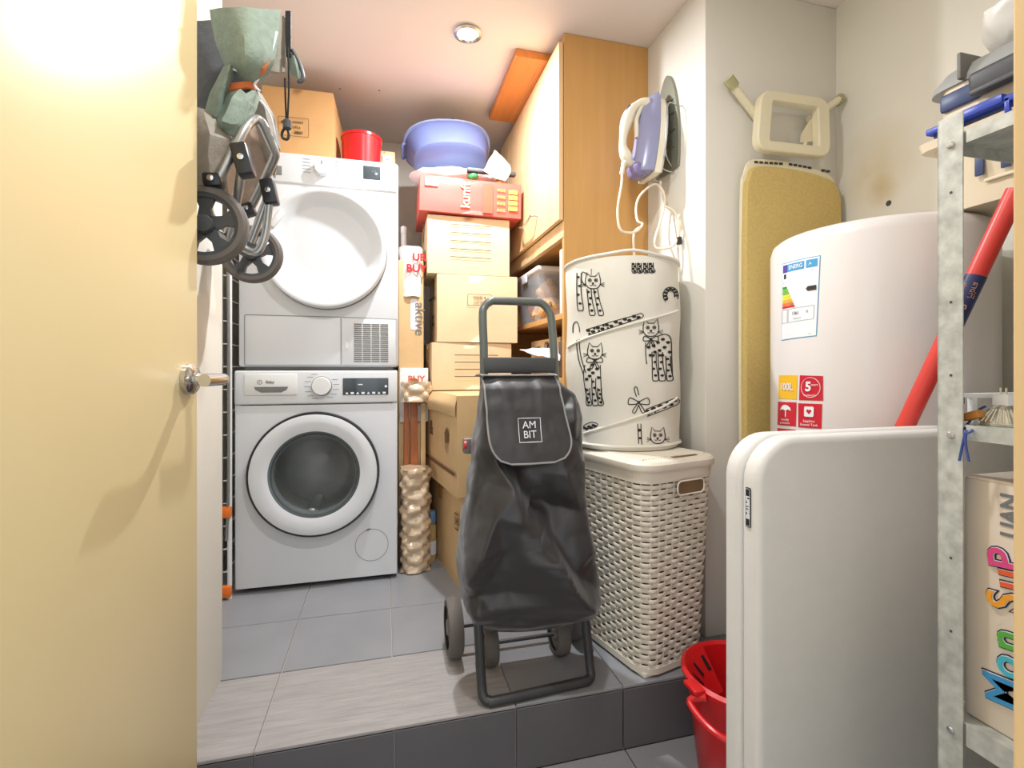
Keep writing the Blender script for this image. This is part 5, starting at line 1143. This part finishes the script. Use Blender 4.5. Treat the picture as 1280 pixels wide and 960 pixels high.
part('mop_strings', b, 'cloth_w', mp, kind='stuff')

# ================================================================== pet carrier on the heater
KX, KY0, KY1, KZ = 1.19, .545, .84, ETOP
pc = thing('pet_carrier', 'cream and grey pet carrier with blue clips, sitting on the water heater', 'pet carrier', (1.33, .69, KZ))
part('lower_shell', tub_shell(KX + .004, 1.495, KY0, KY1, KZ, KZ + .145, .022, .004), 'carr_c', pc)
part('rim', tub_shell(KX - .018, 1.503, KY0 - .015, KY1 + .018, KZ + .140, KZ + .158, .004, .01), 'carr_c', pc)
b = B()
for y in (.565, .60, .64, .675): pass
for k, y in enumerate((.70, .745)):
    s_ = part('vent_slit', box(B(), KX + .006, KX + .012, y - .008, y + .008, KZ + .055, KZ + .11, .002), 'navy', pc)
part('lower_ledge', box(B(), KX + .012, KX + .02, KY0 + .02, KY1 - .1, KZ + .040, KZ + .047, .002), 'carr_c', pc)
rl = part('blue_rail', box(B(), KX - .024, KX + .02, KY0 - .02, KY1 - .012, KZ + .170, KZ + .184, .003), 'blue', pc)
part('rail_web', box(B(), KX - .010, KX + .02, KY0 - .02, KY1 - .02, KZ + .150, KZ + .171), 'navy', rl)
for y in (.60, .68, .77): part('rail_rib', box(B(), KX - .024, KX + .0, y - .004, y + .004, KZ + .15, KZ + .178, .001), 'blue', rl)
part('rail_tab', box(B(), KX - .028, KX - .01, .685, .755, KZ + .172, KZ + .19, .003), 'blue', rl)
part('upper_shell', tub_shell(KX + .0, 1.49, KY0, KY1 - .02, KZ + .178, KZ + .262, -.0, .004), 'carr_c', pc)
part('navy_panel', box(B(), KX - .010, KX + .004, .735, KY1 - .03, KZ + .212, KZ + .250, .006, 2), 'navy', pc)
lt_ = part('latch', obox(B(), (KX - .014, .672, KZ + .236), (1, 0, .15), (0, 1, 0), (-.15, 0, 1), .03, .145, .048, .01, 3), 'dgrey', pc)
part('latch_lip', obox(B(), (KX - .03, .672, KZ + .215), (1, 0, 0), (0, 1, 0), (0, 0, 1), .012, .13, .012, .004), 'dgrey', lt_)
for y in (.585, .60): part('latch_claw', box(B(), KX - .03, KX, y - .004, y + .004, KZ + .22, KZ + .275, .002), 'black', lt_)
b = B(); rs = []
for o_, z in ((-.006, .262), (-.004, .276), (.010, .300), (.035, .314), (.08, .320)):
    rs.append([b.verts.new((x, y, KZ + z)) for x, y in rrect(1.495 - KX - 2 * o_, KY1 - KY0 - 2 * o_, .04, 6, (KX + 1.495) / 2, (KY0 + KY1) / 2)])
for A_, B_ in zip(rs, rs[1:]):
    for k in range(len(A_)): b.faces.new((A_[k], A_[(k + 1) % len(A_)], B_[(k + 1) % len(A_)], B_[k]))
b.faces.new(rs[0]); b.faces.new(rs[-1]); bmesh.ops.recalc_face_normals(b, faces=b.faces[:]); tp = part('roof', b, 'carr_g', pc)
part('roof_rib', box(B(), KX - .022, KX + .06, .76, .768, KZ + .262, KZ + .318, .003), 'mgrey', tp)
solo('cloth_bag', bagshape((1.33, .70, KZ + .319, .12, .10, .14), 31, .014, 30, 12), 'poly', 'crumpled white cloth bag lying on the pet carrier roof', 'bag', (1.33, .70, KZ + .319))

# ================================================================== galvanised shelving and what it holds
SX0, SX1, SY0, SY1 = .751, 1.50, .215, .517
sh = thing('shelving_unit', 'galvanised steel shelving unit with bolted angle posts, just inside the doorway', 'shelving', ((SX0 + SX1) / 2, (SY0 + SY1) / 2, LOW))
STOP = 1.205
for (x, y, sx, sy) in ((SX0, SY1, 1, -1), (SX0, SY0, 1, 1), (SX1, SY1, -1, -1), (SX1, SY0, -1, 1)):
    b = B(); box(b, min(x, x + sx * .0018), max(x, x + sx * .0018), min(y, y + sy * .031), max(y, y + sy * .031), LOW, STOP); box(b, min(x, x + sx * .031), max(x, x + sx * .031), min(y, y + sy * .0018), max(y, y + sy * .0018), LOW, STOP)
    ps = part('post', b, 'galv', sh)
    if x == SX0 and y == SY1:
        for z in (1.165, .768, .365): part('bolt', lathe(B(), [(.0, -.004), (.0035, -.0038), (.005, -.002), (.005, 0)], (x, y - .017, z), axis='X', n=12, capped=False), 'chrome', ps)
        for z in (1.10, .95, .85, .60, .5): part('bolt_hole', lathe(B(), [(.002, -.0004), (.0, -.0005)], (x, y - .017, z), axis='X', n=8, capped=False), 'dgrey', ps)
for z, l in ((1.178, .017), (.783, .019), (.385, .03)):
    b = B(); e = .0025; box(b, SX0 + e, SX1 - e, SY0 + e, SY1 - e, z - .002, z)
    s_ = part('shelf', b, 'galv', sh)
    b = B(); box(b, SX0 + e - .001, SX0 + e + .001, SY0 + e, SY1 - .034, z - l, z + .001); box(b, SX0 + .034, SX1 - .034, SY1 - e - .001, SY1 - e + .001, z - l, z + .001); box(b, SX0 + .034, SX1 - .034, SY0 + e - .001, SY0 + e + .001, z - l, z + .001)
    part('shelf_lip', b, 'galv', s_)
# spot lamp, wire and clip on the middle shelf
zs = .7835
lc_ = ox(1247, 528, .80)
sl = thing('spot_bulb', 'faceted halogen spot bulb with white base on the middle shelf', 'bulb', (.80, .470, zs))
part('reflector', lathe(B(), [(.024, 0), (.025, .003), (.022, .008), (.014, .020), (.009, .026), (.008, .027)], (.80, .470, zs), n=30), 'facet', sl, angle=5)
b = B()
for k in range(24):
    a = 2 * PI * k / 24; tube(b, [(.80 + .0245 * math.cos(a), .470 + .0245 * math.sin(a), zs + .005), (.80 + .013 * math.cos(a), .470 + .013 * math.sin(a), zs + .0215)], .0011, 5)
part('reflector_ridge', b, 'facet', sl)
part('bulb_base', box(B(), .793, .807, .461, .479, zs + .026, zs + .042, .002), 'lab_w', sl)
b = B(); tube(b, [(.80, .467, zs + .04), (.80, .467, zs + .05)], .0012, 6); tube(b, [(.80, .473, zs + .04), (.80, .473, zs + .05)], .0012, 6); part('pin', b, 'chrome', sl)
b = B(); tube(b, catmull([ox(1232, 508, .79), ox(1224, 512, .79), ox(1218, 520, .785), ox(1208, 532, .77), ox(1207, 540, .747), ox(1213, 540, .745), ox(1219, 532, .77)], 5), .0016, 6)
tube(b, catmull([ox(1208, 538, .747), ox(1204, 552, .747), ox(1199, 576, .747)], 4), .0016, 6); tube(b, catmull([ox(1208, 538, .746), ox(1207, 555, .746), ox(1211, 577, .746)], 4), .0016, 6)
solo('blue_wire', b, 'bluecord', 'knotted blue wire hanging over the middle shelf edge', 'wire', tuple(ox(1208, 540, .747)))
q = ox(1236, 512, .805); solo('cable_connector', obox(B(), (.775, .489, zs + .012), (0, .9, -.35), (1, 0, 0), (0, .35, .9), .022, .014, .011, .003), 'amber', 'amber cable connector beside the spot bulb on the middle shelf', 'connector', (.775, .489, zs + .01))
solo('terminal_block', box(B(), .835, .855, .492, .504, zs, zs + .012, .002), 'dgrey', 'small dark terminal block under the blue wire on the middle shelf', 'connector', (.845, .498, zs))
cr = thing('curtain_rail', 'thin white rail on two feet along the far edge of the middle shelf', 'rail', (1.05, .508, zs))
part('rail_bar', box(B(), .775, 1.40, .506, .511, zs + .034, zs + .041, .001), 'lab_w', cr)
for x in (.80, 1.36): part('rail_foot', box(B(), x, x + .008, .505, .512, zs, zs + .036), 'lab_w', cr)
part('rail_clip', box(B(), .765, .785, .505, .513, zs + .026, zs + .036, .001), 'black', cr)
# white printed carton on the bottom shelf
wz = .3855
wbx = thing('printed_carton', 'white carton with bright bubble lettering on the bottom shelf', 'box', (.90, .36, wz))
wt = ox(1211, 597, .775).z
part('carton_body', box(B(), SX0 + .024, 1.10, .225, .500, wz, wt, .003, 2), 'wbox', wbx)
part('flap', box(B(), .777, 1.098, .364, .499, wt - .001, wt + .003, .001, 1), 'wbox', wbx); part('flap', box(B(), .777, 1.098, .226, .360, wt - .001, wt + .003, .001, 1), 'wbox', wbx)
f = plane((.7745, .375, (wz + wt) / 2), (0, -1, 0), (0, 0, 1))
b = B(); yl = ox(1263, 645, .7745); f9 = plane((.7745, yl.y, yl.z), (0, 0, 1), (0, 1, 0)); txt(b, 'UAN', .026, f9, .0008); part('lettering', b, 'grey_line', wbx)
for k, (ch, u, v, mm, sz) in enumerate((('M', 1252, 864, 'm_blue', .052), ('o', 1255, 832, 'm_cyan', .050), ('n', 1256, 800, 'm_green', .052), ('S', 1256, 752, 'm_or', .052), ('u', 1258, 724, 'm_ro', .052), ('P', 1257, 700, 'm_pink', .052))):
    c_ = ox(u + 3, v, .7745); fk = plane(c_, (0, .12, 1), (0, 1, -.12))
    b = B(); txt(b, ch, sz, lambda x, y, z: fk(x, y, z * .3), .0028); o_ = part('letter_outline', b, 'm_navy', wbx)
    b = B(); txt(b, ch, sz, lambda x, y, z: fk(x, y, z + .0012), .0012); part('letter_halo', b, 'lab_w', o_)
    b = B(); txt(b, ch, sz, lambda x, y, z: fk(x, y, z + .0028), .0006); part('letter', b, mm, o_)
